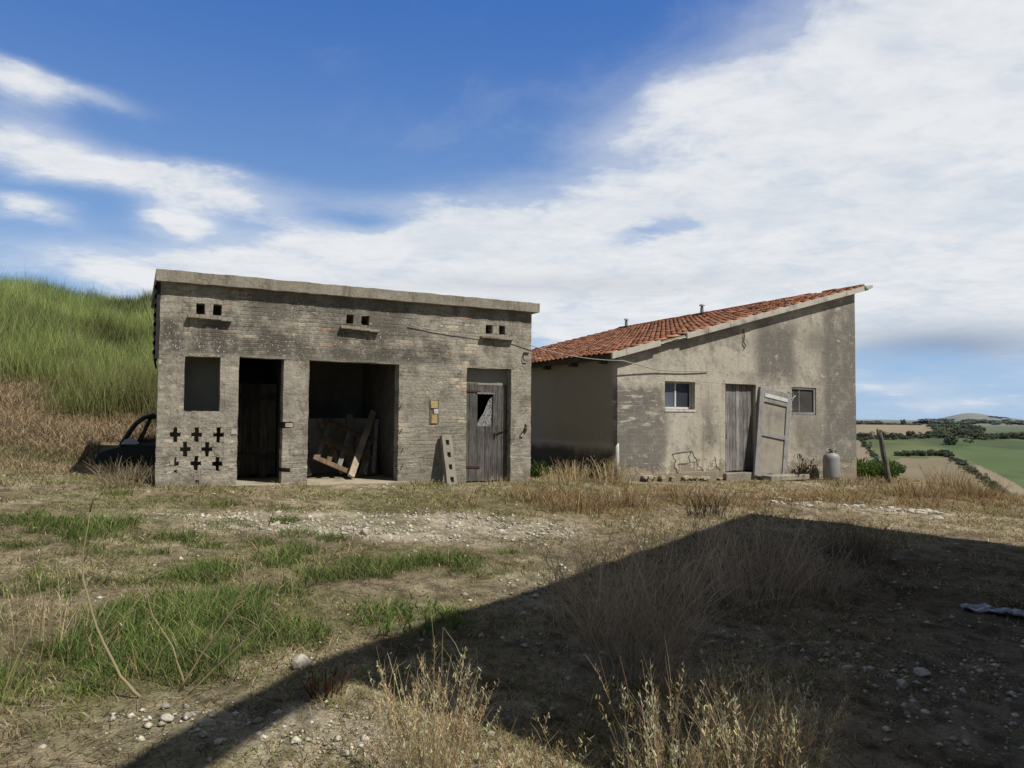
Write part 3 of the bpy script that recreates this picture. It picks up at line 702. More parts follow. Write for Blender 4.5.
# roof slab
m = MB(); m.prism([(-.10, zr(-.10)), (7.70, zr(7.70)), (7.70, zr(7.70)+.09), (-.10, zr(-.10)+.09)], -.10, LV+.15); m.build('roof_slab', CONC, ts)
# verge: cement edge cast in pieces, partly broken
m = MB(); rnd = random.Random(12); cuts = [-.24, .12, .55, 1.02, 1.16, 1.34, 1.52, 1.75, 2.35, 3.0, 3.9, 4.9, 5.9, 6.9, 7.74]
for a, b in zip(cuts, cuts[1:]):
    k = 1.0
    broken = 1.0 < a < 1.7
    ht = .125 if not broken else rnd.uniform(.05, .09); lo = 0 if not broken else rnd.uniform(.02, .05)
    y0 = -.165+rnd.uniform(-.006, .006) + (.03 if broken else 0)
    n = 3
    for i in range(n):
        x0 = a+(b-a)*i/n; x1 = a+(b-a)*(i+1)/n - (.008 if i == n-1 else 0)
        d0 = rnd.uniform(-.006, .006) if not broken else rnd.uniform(-.02, .02)
        vs = [(x0, y0, zr(x0)+lo), (x1, y0, zr(x1)+lo+d0*.3), (x1, -.101, zr(x1)+lo), (x0, -.101, zr(x0)+lo), (x0, y0+.004, zr(x0)+ht), (x1, y0+.004, zr(x1)+ht+d0), (x1, -.05 if False else -.101, zr(x1)+ht), (x0, -.101, zr(x0)+ht)]
        m.add(vs, [(0, 3, 2, 1), (4, 5, 6, 7), (0, 1, 5, 4), (2, 3, 7, 6), (0, 4, 7, 3), (1, 2, 6, 5)])
m.build('verge_edge', simple('pale_cement_verge', (.45, .425, .36), .25, 7, .95, dirt=(.22, .20, .165)), ts)
m = MB(); m.beam((7.60, -.17, zr(7.60)+.085), (7.86, -.17, zr(7.86)+.075), .07, .075); m.beam((7.80, -.17, zr(7.8)+.07), (7.80, LV+.15, zr(7.8)+.07), .1, .07); m.build('ridge_flashing', simple('pale_flashing', (.42, .42, .38), .15, 8), ts, .006)
# eave boards and rafters ends
m = MB(); m.box(-.22, -.101, -.05, LV+.1, zr(-.2)+.005, zr(-.2)+.05); m.build('eave_board', DARKWOOD, ts, cols=True)
for i in range(9):
    m = MB(); v = .35+i*1.2; m.box(-.19, .0, v, v+.09, zr(-.1)-.10, zr(-.1)-.004); m.build('eave_rafter', DARKWOOD, ts, cols=True)
# tiles
def tiles():
    ncol = 54; pitch = (LV+.2)/ncol; L0, L1 = -.30, 7.72
    nrow = 25; rl = (L1-L0)/nrow
    prof = [(0.0, .0), (.10, .022), (.22, .036), (.36, .038), (.48, .022), (.60, .006), (.74, .0), (.88, .004), (1.0, .016)]
    V = []; F = []; Cc = []; rnd = random.Random(21)
    for c in range(ncol):
        colsag = rnd.uniform(-.006, .006)
        for r in range(nrow):
            if rnd.random() < .006: continue
            u0 = L0+r*rl-.05; u1 = L0+(r+1)*rl; v0 = -.085+c*pitch + rnd.uniform(-.006, .006)
            sk = rnd.uniform(-.012, .012); li = rnd.uniform(0, .014)
            f = rnd.random(); base = np.array([.46, .19, .11])*(1-f)+np.array([.58, .29, .18])*f
            q = rnd.random()
            if q < .12: base = np.array([.30, .14, .09])
            elif q < .2: base = np.array([.42, .24, .14])
            base = base*rnd.uniform(.8, 1.15)
            b = len(V)
            sag = -.05*math.sin(math.pi*min(max((v0)/LV, 0), 1))*math.sin(math.pi*r/nrow)
            for (uu, hh, ss_) in ((u0, .036+li*.7, 0), (u1, .012, sk)):
                zb = zr(uu)+.095+sag
                for a, hgt in prof: V.append((uu, v0+a*pitch+ss_, zb+hh+hgt+colsag)); Cc.append(base)
            for a, hgt in prof: V.append((u0+.002, v0+a*pitch, zr(u0)+.095+sag+.03+li+hgt+colsag)); Cc.append(base*.72)
            n = len(prof)
            for k in range(n-1):
                F.append((b+k, b+n+k, b+n+k+1, b+k+1)); F.append((b+k, b+k+1, b+2*n+k+1, b+2*n+k))
    return np_mesh('roof_tiles', V, F, TILE, ts, np.array(Cc))
tiles()
# loose ridge caps
m = MB(); rnd = random.Random(31)
for i in range(26):
    v = -.1+i*.41; cl = rnd.uniform(.8, 1.1); m.cc = (.34*cl, .125*cl, .07*cl)
    if i in (3,): continue
    z = zr(7.62)+.135+rnd.uniform(-.004, .012); y1 = v+.40
    pr = [(-.09, -.02), (-.065, .03), (0, .055), (.065, .03), (.09, -.02)]
    vs = [(7.62+a, v+rnd.uniform(-.005, .005), z+b) for a, b in pr]+[(7.62+a*.9, y1, z+b*.9) for a, b in pr]
    m.add(vs, [(k, k+1, k+6, k+5) for k in range(4)]+[(0, 1, 2, 3, 4), (9, 8, 7, 6, 5)])
m.build('ridge_tiles', TILE, ts, cols=True)
# broken tiles heaped along the upper roof
for i in range(22):
    m = MB(); u = 5.4+rnd.random()*2.0; v = rnd.uniform(.15, 2.4); cl = rnd.uniform(.5, 1.1); m.cc = (.38*cl, .17*cl, .105*cl)
    z = zr(u)+.155; q = rnd.uniform(.05, .12); m.beam((u-q, v, z), (u+q*.6, v+rnd.uniform(-.1, .1), z+.05), rnd.uniform(.08, .2), .02, jit=.01); m.build('broken_tile', TILE, ts, cols=True)
for v in (5.6, 9.7):
    c = empty('roof_vent', (7.35, v, zr(7.35)+.12)); c.parent = ts
    m = MB(); m.lathe([(.06, -.1), (.055, .24)], n=14); m.build('vent_pipe', GALV, c, smooth=False)
    m = MB(); m.lathe([(.04, .24), (.04, .29), (.10, .295), (.07, .34), (.015, .36)], n=14); m.build('vent_cowl', GALV, c)
    m = MB(); m.cc = (.12, .06, .04); m.box(-.22, .2, -.35, .2, -.05, .03, .02); m.build('vent_collar', TILE, c, cols=True)
# windows
w1 = empty('window', (0, 0, 0)); w1.parent = ts
m = MB(); m.box(1.252, 1.285, .135, .18, 1.722, 2.388); m.box(2.065, 2.098, .135, .18, 1.722, 2.388); m.box(1.285, 2.065, .135, .18, 2.355, 2.388); m.box(1.285, 2.065, .135, .18, 1.785, 1.83); m.box(1.63, 1.672, .13, .178, 1.83, 2.355); m.build('window_frame', WHITE, w1, .004)
m = MB(); m.box(1.285, 1.63, .15, .156, 1.83, 2.355); m.build('pane', CURTAIN, w1)
m = MB(); m.box(1.672, 2.065, .15, .156, 1.83, 2.355); m.build('pane', GLASS, w1)
m = MB(); m.box(1.252, 2.098, -.015, .13, 1.724, 1.775, .002); m.build('window_sill', WHITE, w1, .005)
w2 = empty('window', (0, 0, 0)); w2.parent = ts
m = MB(); m.box(5.108, 5.15, .02, .075, 1.69, 2.358); m.box(5.895, 5.957, .02, .075, 1.69, 2.358); m.box(5.15, 5.895, .02, .075, 2.31, 2.358); m.box(5.15, 5.895, .015, .075, 1.69, 1.752); m.box(5.40, 5.425, .04, .07, 1.752, 2.31); m.build('window_frame', GREYPAINT, w2, .004)
m = MB(); m.box(5.425, 5.895, .052, .058, 1.752, 2.31); m.build('pane', DIMPANE, w2)  # dark sheets in place of the unlit opening
m = MB(); m.box(5.15, 5.40, .052, .058, 1.752, 2.31); m.build('pane', DIMPANE, w2)
# plank door
d2 = empty('plank_door', (0, 0, 0)); d2.parent = ts
m = MB(); rnd = random.Random(17); x = 2.995
while x < 3.92:
    w = min(rnd.uniform(.085, .13), 3.935-x); g_ = rnd.uniform(.7, 1.25); m.cc = (g_, g_, g_*1.02); y = .10+rnd.uniform(0, .01)
    m.box(x, x+w-.006, y, y+.03, .375+rnd.uniform(0, .02), 2.375); x += w
m.build('plank_leaf', GREYWOOD, d2, .003, cols=True)
m = MB(); m.box(3.02, 3.09, .085, .10, 1.09, 1.27); m.tube([(3.055, .09, 1.22), (3.055, .04, 1.22), (3.055, .03, 1.14), (3.055, .085, 1.12)], .012, 6); m.build('door_handle', RUST, d2)
m = MB(); m.box(2.93, 3.99, -.10, .245, .16, .352, .006); m.build('door_step', CONC, ts, .012)
# wall cracks and brick stub at the foot
m = MB(); rnd = random.Random(5)
def crack(pts):
    for a, b in zip(pts, pts[1:]): 
        q0 = Vector((a[0], -.004, a[1])); q1 = Vector((b[0], -.004, b[1])); k_ = 4; prev = q0
        for i in range(k_):
            nx = q0.lerp(q1, (i+1)/k_)+(Vector((rnd.uniform(-.018, .018), 0, rnd.uniform(-.018, .018))) if i < k_-1 else Vector())
            m.beam(prev, nx, .005, rnd.uniform(.004, .020), (0, 0, 1)); prev = nx
crack([(1.45, .80), (2.0, .86), (2.12, .70), (2.2, .52), (2.33, .42)]); crack([(1.45, .80), (1.55, .66), (1.50, .52), (1.62, .40)]); crack([(2.0, .86), (1.9, .72), (1.95, .62)]); crack([(1.6, .58), (2.12, .62)])
crack([(2.66, .72), (2.72, .52), (2.83, .40)])
m.build('wall_crack', simple('crack_shadow', (.10, .085, .065), .5, 20), ts)
CRUMB = simple('crumbled_plaster', (.36, .31, .22), .35, 9, .95, dirt=(.20, .16, .10))
for i in range(15):
    x = rnd.uniform(.4, 2.85); q = rnd.uniform(.03, .075); m = MB()
    pr = [(q*math.cos(a_)*rnd.uniform(.7, 1.5), q*.75*math.sin(a_)*rnd.uniform(.6, 1.2)) for a_ in np.linspace(0, 5.4, 7)]
    m.prism([(x+px, .37-.045*x+pz) for px, pz in pr], -.05-q*rnd.uniform(.2, 1.6), -.006); m.build('fallen_plaster', CRUMB, ts, .008)
m = MB(); m.tube([(-.012, -.012, .35), (-.014, -.014, .7), (-.008, -.012, .98), (.02, .0, 1.05)], [.05, .045, .04, .02], 8); m.build('corner_pipe', WHITE, ts, smooth=True)

# leaning detached door
ld = empty('detached_door', (*rw(3.70, -.15), .29), TH, 'detached grey two-panel door leaning on the plastered wall right of the plank doorway', 'door')
ld.rotation_euler = (R_(-3.2), R_(9.2), TH)
W, HT = 1.02, 2.08
m = MB(); m.box(0, .14, -.03, .03, 0, HT, .003); m.box(W-.13, W, -.03, .03, 0, HT, .003); m.build('stile', GREYPAINT, ld, .005)
m = MB(); m.box(.14, W-.13, -.028, .028, 0, .13, .002); m.box(.14, W-.13, -.028, .028, .95, 1.06, .002); m.box(.14, W-.13, -.028, .028, HT-.13, HT, .002); m.box(.14, W-.13, -.03, .025, HT-.33, HT-.22, .002); m.build('rail', GREYPAINT, ld, .005)
for z0, z1 in ((.13, .95), (1.06, HT-.33)):
    m = MB(); m.box(.135, W-.125, .0, .012, z0-.004, z1+.004); m.build('door_panel', PANELWOOD, ld)
m = MB(); m.box(.14, W-.12, -.045, .0, HT-.22, HT-.13, .004); m.build('pale_strip', WHITE, ld, .004)
m = MB(); m.box(.0, 1.25, -.22, .22, 0, .13, .01); o = m.build('concrete_kerb', CONC, None, .015); o.location = (*rw(3.93, -.24), .165); o.rotation_euler = (0, 0, TH); tag(o, 'low concrete block on the ground under the leaning grey door', 'concrete block')
# white wire loops
m = MB(); pts = []
for i in range(40):
    t = i/39*4.4*math.pi; pts.append((4.98+.03*t/3+.16*math.sin(t*.9), -.02-.012*math.sin(t), 2.12+.14*math.cos(t*.7)-.012*t))
m.tube(pts, .007, 5); o = m.build('wire_loop', WHITE); o.location = (B0[0], B0[1], 0); o.rotation_euler = (0, 0, TH); tag(o, 'tangled white wire hanging at the top corner of the leaning door', 'wire')
m = MB(); m.tube([(3.55, -.012, 3.66), (3.56, -.03, 3.5), (3.53, -.03, 3.35), (3.60, -.03, 3.28), (3.55, -.025, 3.2)], .012, 5); m.build('iron_stub', RUST, ts)

# gas cylinder
gc = empty('gas_cylinder', (*rw(6.04, -.36), .125), TH, 'grey steel gas cylinder standing at the foot of the plastered wall', 'gas cylinder')
m = MB(); m.lathe([(.165, .03), (.188, .05), (.192, .10), (.192, .52), (.182, .575), (.15, .625), (.09, .655), (.05, .66)], n=32); m.build('cylinder_body', GALV, gc, smooth=True)
m = MB(); m.lathe([(.16, 0), (.165, .06), (.15, .06)], n=28); m.build('foot_ring', GALV, gc)
m = MB(); m.lathe([(.035, .655), (.035, .72), (.055, .725), (.055, .75), (.02, .755)], n=14); m.tube([(.0, 0, .735), (.09, .03, .74)], .014, 8); m.build('valve', RUST, gc)
m = MB()
for a0 in (0.2, 3.3):
    m.tube([(.105*math.cos(a0+t), .105*math.sin(a0+t), .64+.10*math.sin(max(0, min(1, t/2.4))*math.pi)**.4) for t in np.linspace(0, 2.4, 10)], .014, 7)
m.build('guard_collar', GALV, gc, smooth=True)

# electric cable between sheds
m = MB(); P = []
def seg(p, q, n, sag):
    for i in range(n):
        t = i/n; P.append((p[0]+(q[0]-p[0])*t, p[1]+(q[1]-p[1])*t, p[2]+(q[2]-p[2])*t-4*sag*t*(1-t)))
pa = (*lw(4.10, -.03), 3.25); pb = (*lw(5.5, -.04), 3.13); pb2 = (*lw(6.28, -.06), 3.10); pc = (*lw(6.70, -.05), 2.99); pd = (*rw(-.02, -.20), 2.765); pe = (*rw(1.0, -.05), 2.62); pf = (*rw(2.45, -.03), 2.645)
seg(pa, pb, 8, .02); seg(pb, pb2, 4, 0); seg(pb2, pc, 3, 0); seg(pc, pd, 16, .07); seg(pd, pe, 6, .0); seg(pe, pf, 8, .015); P.append(pf)
m.tube(P, [.008]*31+[.012]*(len(P)-31), 6); tag(m.build('electric_cable', CABLE, smooth=True), 'thin pale cable strung from the brick shed to the plastered shed', 'cable')

# ------------------------------------------------------------------ wooden post
zp = Hs(8.92, 17.51)
m = MB(); pts = []; rad = []
for i in range(9):
    t = i/8; pts.append((-.27*t+.015*math.sin(i*2.1), .01*math.cos(i*1.7), -.15+1.42*t)); rad.append(0.066-.010*t+.005*math.sin(i*3.3))
m.tube(pts, rad, 10); m.cc = (1, 1, 1)
m.tube([(-.27-.03, 0, 1.22), (-.32, 0, 1.36)], [.034, .026], 6); m.tube([(-.27+.03, 0, 1.22), (-.245, 0, 1.34)], [.034, .03], 6)
o = m.build('wooden_post', POSTWOOD, cols=True); o.location = (9.08, 17.51, zp-.07); tag(o, 'leaning weathered wooden post with forked top at the yard edge', 'post')

# ------------------------------------------------------------------ car behind the brick shed
car = empty('wrecked_car', (*lw(-.55, 3.95), .16), TH, 'dark derelict small car half hidden behind the left end of the brick shed', 'car')
# local x = along the car (front at -x); width along y
prof = [(-.62, .30), (-.66, .52), (-.62, .66), (-.45, .72), (-.02, .76)]
m = MB()
body = [(-.36, .22), (-.42, .35), (-.42, .52), (-.38, .64), (-.22, .70), (.02, .76), (.9, .80), (1.9, .80), (2.35, .72), (2.42, .45), (2.36, .22)]
def arch(cx, r=.30): return [(cx+r*math.cos(a), .22+r*math.sin(a)) for a in np.linspace(0, math.pi, 9)]
low = arch(1.80)+arch(-.22, .28)
poly = body + [(1.80+.30, .22)] + low[1:9] + low[9:] 
side = body + arch(1.80) + arch(.12, .25)
m.prism([(x, z) for x, z in side], 0, 1.34); m.build('body_shell', CARPAINT, car, .03)
for y in (.06, 1.28):
    for pts, rr_ in (([(.02, y, .77), (.13, y, .98), (.27, y+.01, 1.20), (.42, y+.02, 1.335), (.62, y+.03, 1.40)], .045), ([(.33, y, .79), (.42, y, .98), (.55, y+.02, 1.32)], .028), ([(1.12, y, .79), (1.14, y+.02, 1.37)], .045), ([(1.85, y, .79), (1.65, y+.03, 1.34)], .05)):
        m = MB(); m.tube(pts, rr_, 8); m.build('roof_pillar', CARPAINT, car, smooth=True)
m = MB(); m.prism([(.50, 1.36), (.62, 1.405), (1.1, 1.43), (1.5, 1.41), (1.68, 1.34), (1.66, 1.30), (.55, 1.31)], .07, 1.27); m.build('roof_panel', CARPAINT, car, .02)
m = MB(); m.add([(.05, .10, .80), (.05, 1.24, .80), (.40, 1.22, 1.31), (.40, .12, 1.31)], [(0, 1, 2, 3)]); m.build('windscreen', GLASS, car)
for (x, y) in ((.12, .05), (.12, 1.13), (1.8, .05), (1.8, 1.13)):
    w = empty('wheel', (x, y, .20)); w.parent = car; w.rotation_euler = (R_(-90), 0, 0)
    m = MB(); m.lathe([(.15, 0), (.22, .0), (.245, .03), (.245, .12), (.22, .155), (.15, .155)], n=24); m.build('tyre', CARTRIM, w, smooth=True)
    m = MB(); m.lathe([(.149, .015), (.149, .14)], n=20); m.build('rim', GALV, w)
m = MB(); m.tube([(.10, .0, .84), (.10, -.09, .87)], .012, 6); m.build('mirror_arm', CARTRIM, car)
m = MB(); m.prism([(.02, .80), (.09, .90), (.26, .92), (.36, .82), (.30, .80)], -.13, -.08); m.build('wing_mirror', simple('pale_mirror_shell', (.42, .46, .52), .15, 6, .4), car, .012)
for y in (.14, 1.06):
    m = MB(); m.tube([(-.43, y+.06, .52), (-.38, y+.06, .52)], .07, 14); m.build('headlight', GALV, car)
m = MB(); m.box(-.46, -.425, .02, 1.32, .30, .38); m.build('bumper', CARTRIM, car, .01)

# ------------------------------------------------------------------ plants: ribbons in bulk
def ribbons(P, Ht, Wd, lean, col, k=2, curl=.5, tip=.06, colvar=.25, tipcol=None, dirn=None):
    """P (n,3) bases, Ht heights, Wd widths, lean = sideways reach / height; returns V, F, C"""
    n = len(P)
    a = RNG.uniform(0, 2*np.pi, n) if dirn is None else dirn
    f = RNG.uniform(0, 2*np.pi, n)
    L = lean*RNG.uniform(.25, 1.3, n)
    t = np.linspace(0, 1, k+1)
    bend = (t[None, :]**(1+curl)) * (L*Ht)[:, None]
    zz = t[None, :]*Ht[:, None]*np.sqrt(np.clip(1-(L[:, None]*t[None, :])**2*.4, .2, 1))
    cx = P[:, 0, None]+np.cos(a)[:, None]*bend; cy = P[:, 1, None]+np.sin(a)[:, None]*bend; cz = P[:, 2, None]+zz
    w = Wd[:, None]*((1-t)**.7*(1-tip)+tip)[None, :]*.5
    ox = np.cos(f)[:, None]*w; oy = np.sin(f)[:, None]*w
    V = np.stack([np.stack([cx-ox, cy-oy, cz], -1), np.stack([cx+ox, cy+oy, cz], -1)], 2).reshape(-1, 3)
    b = np.arange(n)[:, None]*(2*(k+1)) + np.arange(k)[None, :]*2
    F = np.stack([b, b+1, b+3, b+2], -1).reshape(-1, 4)
    C = np.asarray(col, float); C = np.broadcast_to(C, (n, 3))*RNG.uniform(1-colvar, 1+colvar, (n, 1))*RNG.uniform(.93, 1.07, (n, 3))
    C = np.repeat(C[:, None, :], 2*(k+1), 1)
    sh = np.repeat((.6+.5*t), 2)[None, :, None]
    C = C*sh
    if tipcol is not None:
        tt = np.repeat(t**2, 2)[None, :, None]; C = C*(1-tt)+np.asarray(tipcol)*tt
    return V, F, C.reshape(-1, 3)
def merge(parts):
    Vs, Fs, Cs = [], [], []; o = 0
    for V, F, C in parts: Vs.append(V); Fs.append(F+o); Cs.append(C); o += len(V)
    return np.vstack(Vs), np.vstack(Fs), np.vstack(Cs)
def footprint(x, y, pad=.0):
    u = (x-A0[0])*CU+(y-A0[1])*SU; v = -(x-A0[0])*SU+(y-A0[1])*CU
    a = (u > -.05-pad) & (u < 6.75+pad) & (v > -.08-pad) & (v < 3.3)
    u2 = u-8.636; v2 = v+.204
    b = (u2 > -.05-pad) & (u2 < 7.45+pad) & (v2 > -.12-pad) & (v2 < 10.6)
    return a | b
def scatter(n, y0, y1, p=1.0, xr=.80):
    y = (RNG.uniform(y0**p, y1**p, n))**(1/p); x = RNG.uniform(-xr, xr, n)*y; return x, y

# 1 short dry grass and thatch over the yard
x, y = scatter(330000, 2.7, 24, .75)
keep = (~footprint(x, y)) & (x < 11.3)
u = (x-A0[0])*CU+(y-A0[1])*SU; v = -(x-A0[0])*SU+(y-A0[1])*CU
den = .95*sst(.30, .72, fbm(x*1.3, y*1.3, 121, 4))*(1-.88*m_gravel(x, y))
den = den*(1-.75*sst(.2, 2.5, x-.2*y)*sst(10, 7.5, y))
den = den*sst(5.5, 4.0, v*(u < 8))
keep &= RNG.random(len(x)) < den
x, y = x[keep], y[keep]; n = len(x); z = H(x, y)
bw = m_brown(x, y); gr = m_green(x, y)
h = RNG.uniform(.015, .075, n)*(1+1.3*bw)*(.7+.6*fbm(x*2, y*2, 131, 2)); h *= 1+.4*sst(9, 14, y)
pal = np.array([[.50, .405, .24], [.37, .285, .165], [.58, .49, .31], [.25, .19, .115], [.40, .37, .165]])
C = pal[RNG.integers(0, 5, n)]; C = C*(.7+.6*fbm(x*.8, y*.8, 123, 3))[:, None]; bq = np.clip(bw[:, None]*.9, 0, .8); C = C*(1-bq) + bq*np.array([.38, .235, .12])
gmix = (RNG.random(n) < (.16+.50*sst(2.5, -3.5, x-.1*y)*sst(.25, .6, fbm(x*.9, y*.9, 129, 3))+.6*gr))[:, None]; C = np.where(gmix, np.array([.215, .245, .075]), C)
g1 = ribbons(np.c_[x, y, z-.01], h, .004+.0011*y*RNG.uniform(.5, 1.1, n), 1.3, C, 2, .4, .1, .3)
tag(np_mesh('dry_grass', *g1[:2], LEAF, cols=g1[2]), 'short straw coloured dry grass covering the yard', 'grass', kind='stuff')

# fallen straw lying about
x, y = scatter(120000, 2.7, 17, .7)
keep = ~footprint(x, y) & (x < 11) & (RNG.random(len(x)) < .25+.75*sst(.3, .6, fbm(x*2.3, y*2.3, 127, 3)))
x, y = x[keep], y[keep]; n = len(x)
pal = np.array([[.44, .36, .22], [.30, .235, .14], [.17, .13, .085], [.10, .078, .05], [.24, .21, .12]])
gl = ribbons(np.c_[x, y, H(x, y)+.004], RNG.uniform(.004, .03, n), .003+.0007*y*RNG.uniform(.5, 1.3, n), 4.0, pal[RNG.integers(0, 5, n)], 2, .1, .3, .3)
tag(np_mesh('straw_litter', *gl[:2], LEAF, cols=gl[2]), 'broken straw lying on the soil of the yard', 'straw', kind='stuff')

# 2 green grass
x, y = scatter(230000, 3.2, 14, .8)
gr = m_green(x, y); keep = (RNG.random(len(x)) < gr**1.5*.85) & ~footprint(x, y)
x, y = x[keep], y[keep]; n = len(x); z = H(x, y); gr = gr[keep]
h = RNG.uniform(.04, .15, n)*(.25+.85*gr**1.5)*(1+.5*blob(x, y, -2.2, 4.9, .9, .8))
pal = np.array([[.125, .205, .048], [.165, .245, .062], [.22, .275, .09], [.085, .14, .036], [.38, .33, .17]])
RNG2 = np.random.default_rng(5)
C = pal[RNG.integers(0, 5, n)]*(.65+.7*fbm(x*2.2, y*2.2, 133, 3))[:, None]; h = h*(.45+1.1*fbm(x*2.8, y*2.8, 135, 3))
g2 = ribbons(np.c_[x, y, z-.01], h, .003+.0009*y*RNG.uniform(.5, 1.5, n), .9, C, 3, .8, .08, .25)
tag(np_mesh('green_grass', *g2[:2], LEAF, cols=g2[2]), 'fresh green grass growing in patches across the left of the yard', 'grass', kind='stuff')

# 3 the bank: tall reedy green grass above, brown dead growth below
n0 = 340000
yy = RNG.uniform(11, 40, n0); xx = -yy*RNG.uniform(.28, .86, n0)
u = (xx-A0[0])*CU+(yy-A0[1])*SU; v = -(xx-A0[0])*SU+(yy-A0[1])*CU
k1 = (v > 1.3+.7*np.clip(-u-1, 0, 4)*(u > -5)) & (u < 4) & (v < 26) & ~footprint(xx, yy) & ~((u > -.92) & (u < 3) & (v > 3.1) & (v < 5.25))
nz = fbm(xx*.5, yy*.5, 141, 3)
green = (v + (nz-.5)*8 + RNG.normal(0, 1.1, n0)) > 8.5
kb = k1 & ~green & (RNG.random(n0) < .9); kg = k1 & green
x, y = xx[kb], yy[kb]; n = len(x); z = H(x, y); pn = fbm(x*.9, y*.9, 151, 3)
h = RNG.uniform(.08, .38, n)*(.15+1.25*pn)*(.30+.70*sst(2.0, 6, v[kb]))
pal = np.array([[.42, .31, .185], [.50, .385, .24], [.34, .245, .15], [.24, .19, .125], [.56, .46, .30]])
C = pal[RNG.integers(0, 5, n)]; C = np.where((fbm(x*.7, y*.7, 161, 3) > .60)[:, None], C*.55+np.array([.05, .062, .02]), C)
gb = ribbons(np.c_[x, y, z-.02], h, RNG.uniform(.012, .03, n), .9, C, 2, .5, .15, .3)
tag(np_mesh('dead_scrub', *gb[:2], LEAF, cols=gb[2]), 'low brown dead scrub on the foot of the bank at left', 'scrub', kind='stuff')
x, y = xx[kg], yy[kg]; n = len(x); z = H(x, y); pn = fbm(x*.55, y*.55, 171, 4)
h = RNG.uniform(.45, 1.15, n)*(.25+1.25*pn)*np.where(RNG.random(n) < .015, 1.35, 1.0)
pal = np.array([[.23, .30, .085], [.29, .35, .11], [.175, .24, .066], [.38, .385, .18], [.11, .16, .05]])
C = pal[RNG.integers(0, 5, n)]*(.45+1.1*sst(.25, .75, fbm(x*.5, y*.5, 181, 4)))[:, None]
C = np.where((RNG.random(n) < .07)[:, None], np.array([.48, .42, .25]), C)
bare = sst(.62, .72, fbm(x*.6, y*.45, 183, 4))[:, None]; C = C*(1-.6*bare)+.6*bare*np.array([.30, .23, .12])
h = h*(1-.55*bare[:, 0])
low = sst(12, 8, v[kg])[:, None]; C = C*(1-.5*low)+.5*low*np.array([.19, .165, .075])
gg = ribbons(np.c_[x, y, z-.02], h, RNG.uniform(.008, .022, n), .34, C, 3, .9, .08, .22)
tag(np_mesh('tall_grass', *gg[:2], LEAF, cols=gg[2]), 'tall bright green grass covering the bank at left', 'grass', kind='stuff')

# 4 edge growth on the right, beyond the rubble
x = RNG.uniform(7.0, 13.5, 14000); y = RNG.uniform(13.2, 23, 14000)
keep = ~footprint(x, y, .1) & (RNG.random(14000) < 1.1*sst(.35, .75, fbm(x*1.1, y*1.1, 191, 3))) & ((y > 14.4) | (x > 9))
x, y = x[keep], y[keep]; n = len(x); z = H(x, y); pn = fbm(x*.9, y*.9, 195, 3)
h = RNG.uniform(.06, .26, n)*(.15+1.0*pn)
pal = np.array([[.38, .28, .15], [.31, .20, .105], [.46, .36, .22], [.18, .14, .08], [.19, .21, .08]])
C = pal[RNG.integers(0, 5, n)]
ge = ribbons(np.c_[x, y, z-.02], h, RNG.uniform(.008, .02, n), .7, C, 3, .6, .1, .3)
tag(np_mesh('edge_scrub', *ge[:2], LEAF, cols=ge[2]), 'dry brown scrub along the right edge of the yard above the valley', 'scrub', kind='stuff')

# ------------------------------------------------------------------ gravel and stones
def stones(n, xs, ys, size, name, label, cols):
    Vb = np.array([(1, 0, 0), (-1, 0, 0), (0, 1, 0), (0, -1, 0), (0, 0, 1), (0, 0, -1)], float)
    Fb = np.array([(0, 2, 4), (2, 1, 4), (1, 3, 4), (3, 0, 4), (2, 0, 5), (1, 2, 5), (3, 1, 5), (0, 3, 5)])
    V = np.repeat(Vb[None], n, 0)*size[:, None, None]*RNG.uniform(.55, 1.25, (n, 6, 1))
    V[:, :, 2] *= .6
    a = RNG.uniform(0, 6.28, n); c, s = np.cos(a)[:, None], np.sin(a)[:, None]
    X = V[:, :, 0]*c-V[:, :, 1]*s; Y = V[:, :, 0]*s+V[:, :, 1]*c
    z = H(xs, ys)+size*.12
    V = np.stack([X+xs[:, None], Y+ys[:, None], V[:, :, 2]+z[:, None]], -1).reshape(-1, 3)
    F = (np.arange(n)[:, None, None]*6+Fb[None]).reshape(-1, 3)
    return tag(np_mesh(name, V, F, GRAVEL, cols=np.repeat(cols, 6, 0)), label, 'gravel', kind='stuff')
x, y = scatter(110000, 2.8, 16, .9)
keep = (RNG.random(len(x)) < .022+.75*m_gravel(x, y)**1.2) & ~footprint(x, y)
x, y = x[keep], y[keep]; n = len(x)
sz = RNG.uniform(.003, .012, n)*RNG.choice([1, 1, 1, 1, 1.7, 2.8], n)*(.8+.06*y)
base = np.array([.50, .455, .37])*RNG.uniform(.5, 1.25, (n, 1))*np.array([1, 1, 1])*RNG.uniform(.95, 1.05, (n, 3))
stones(n, x, y, sz, 'gravel', 'pale gravel and crushed stone strewn in front of the brick shed', base)

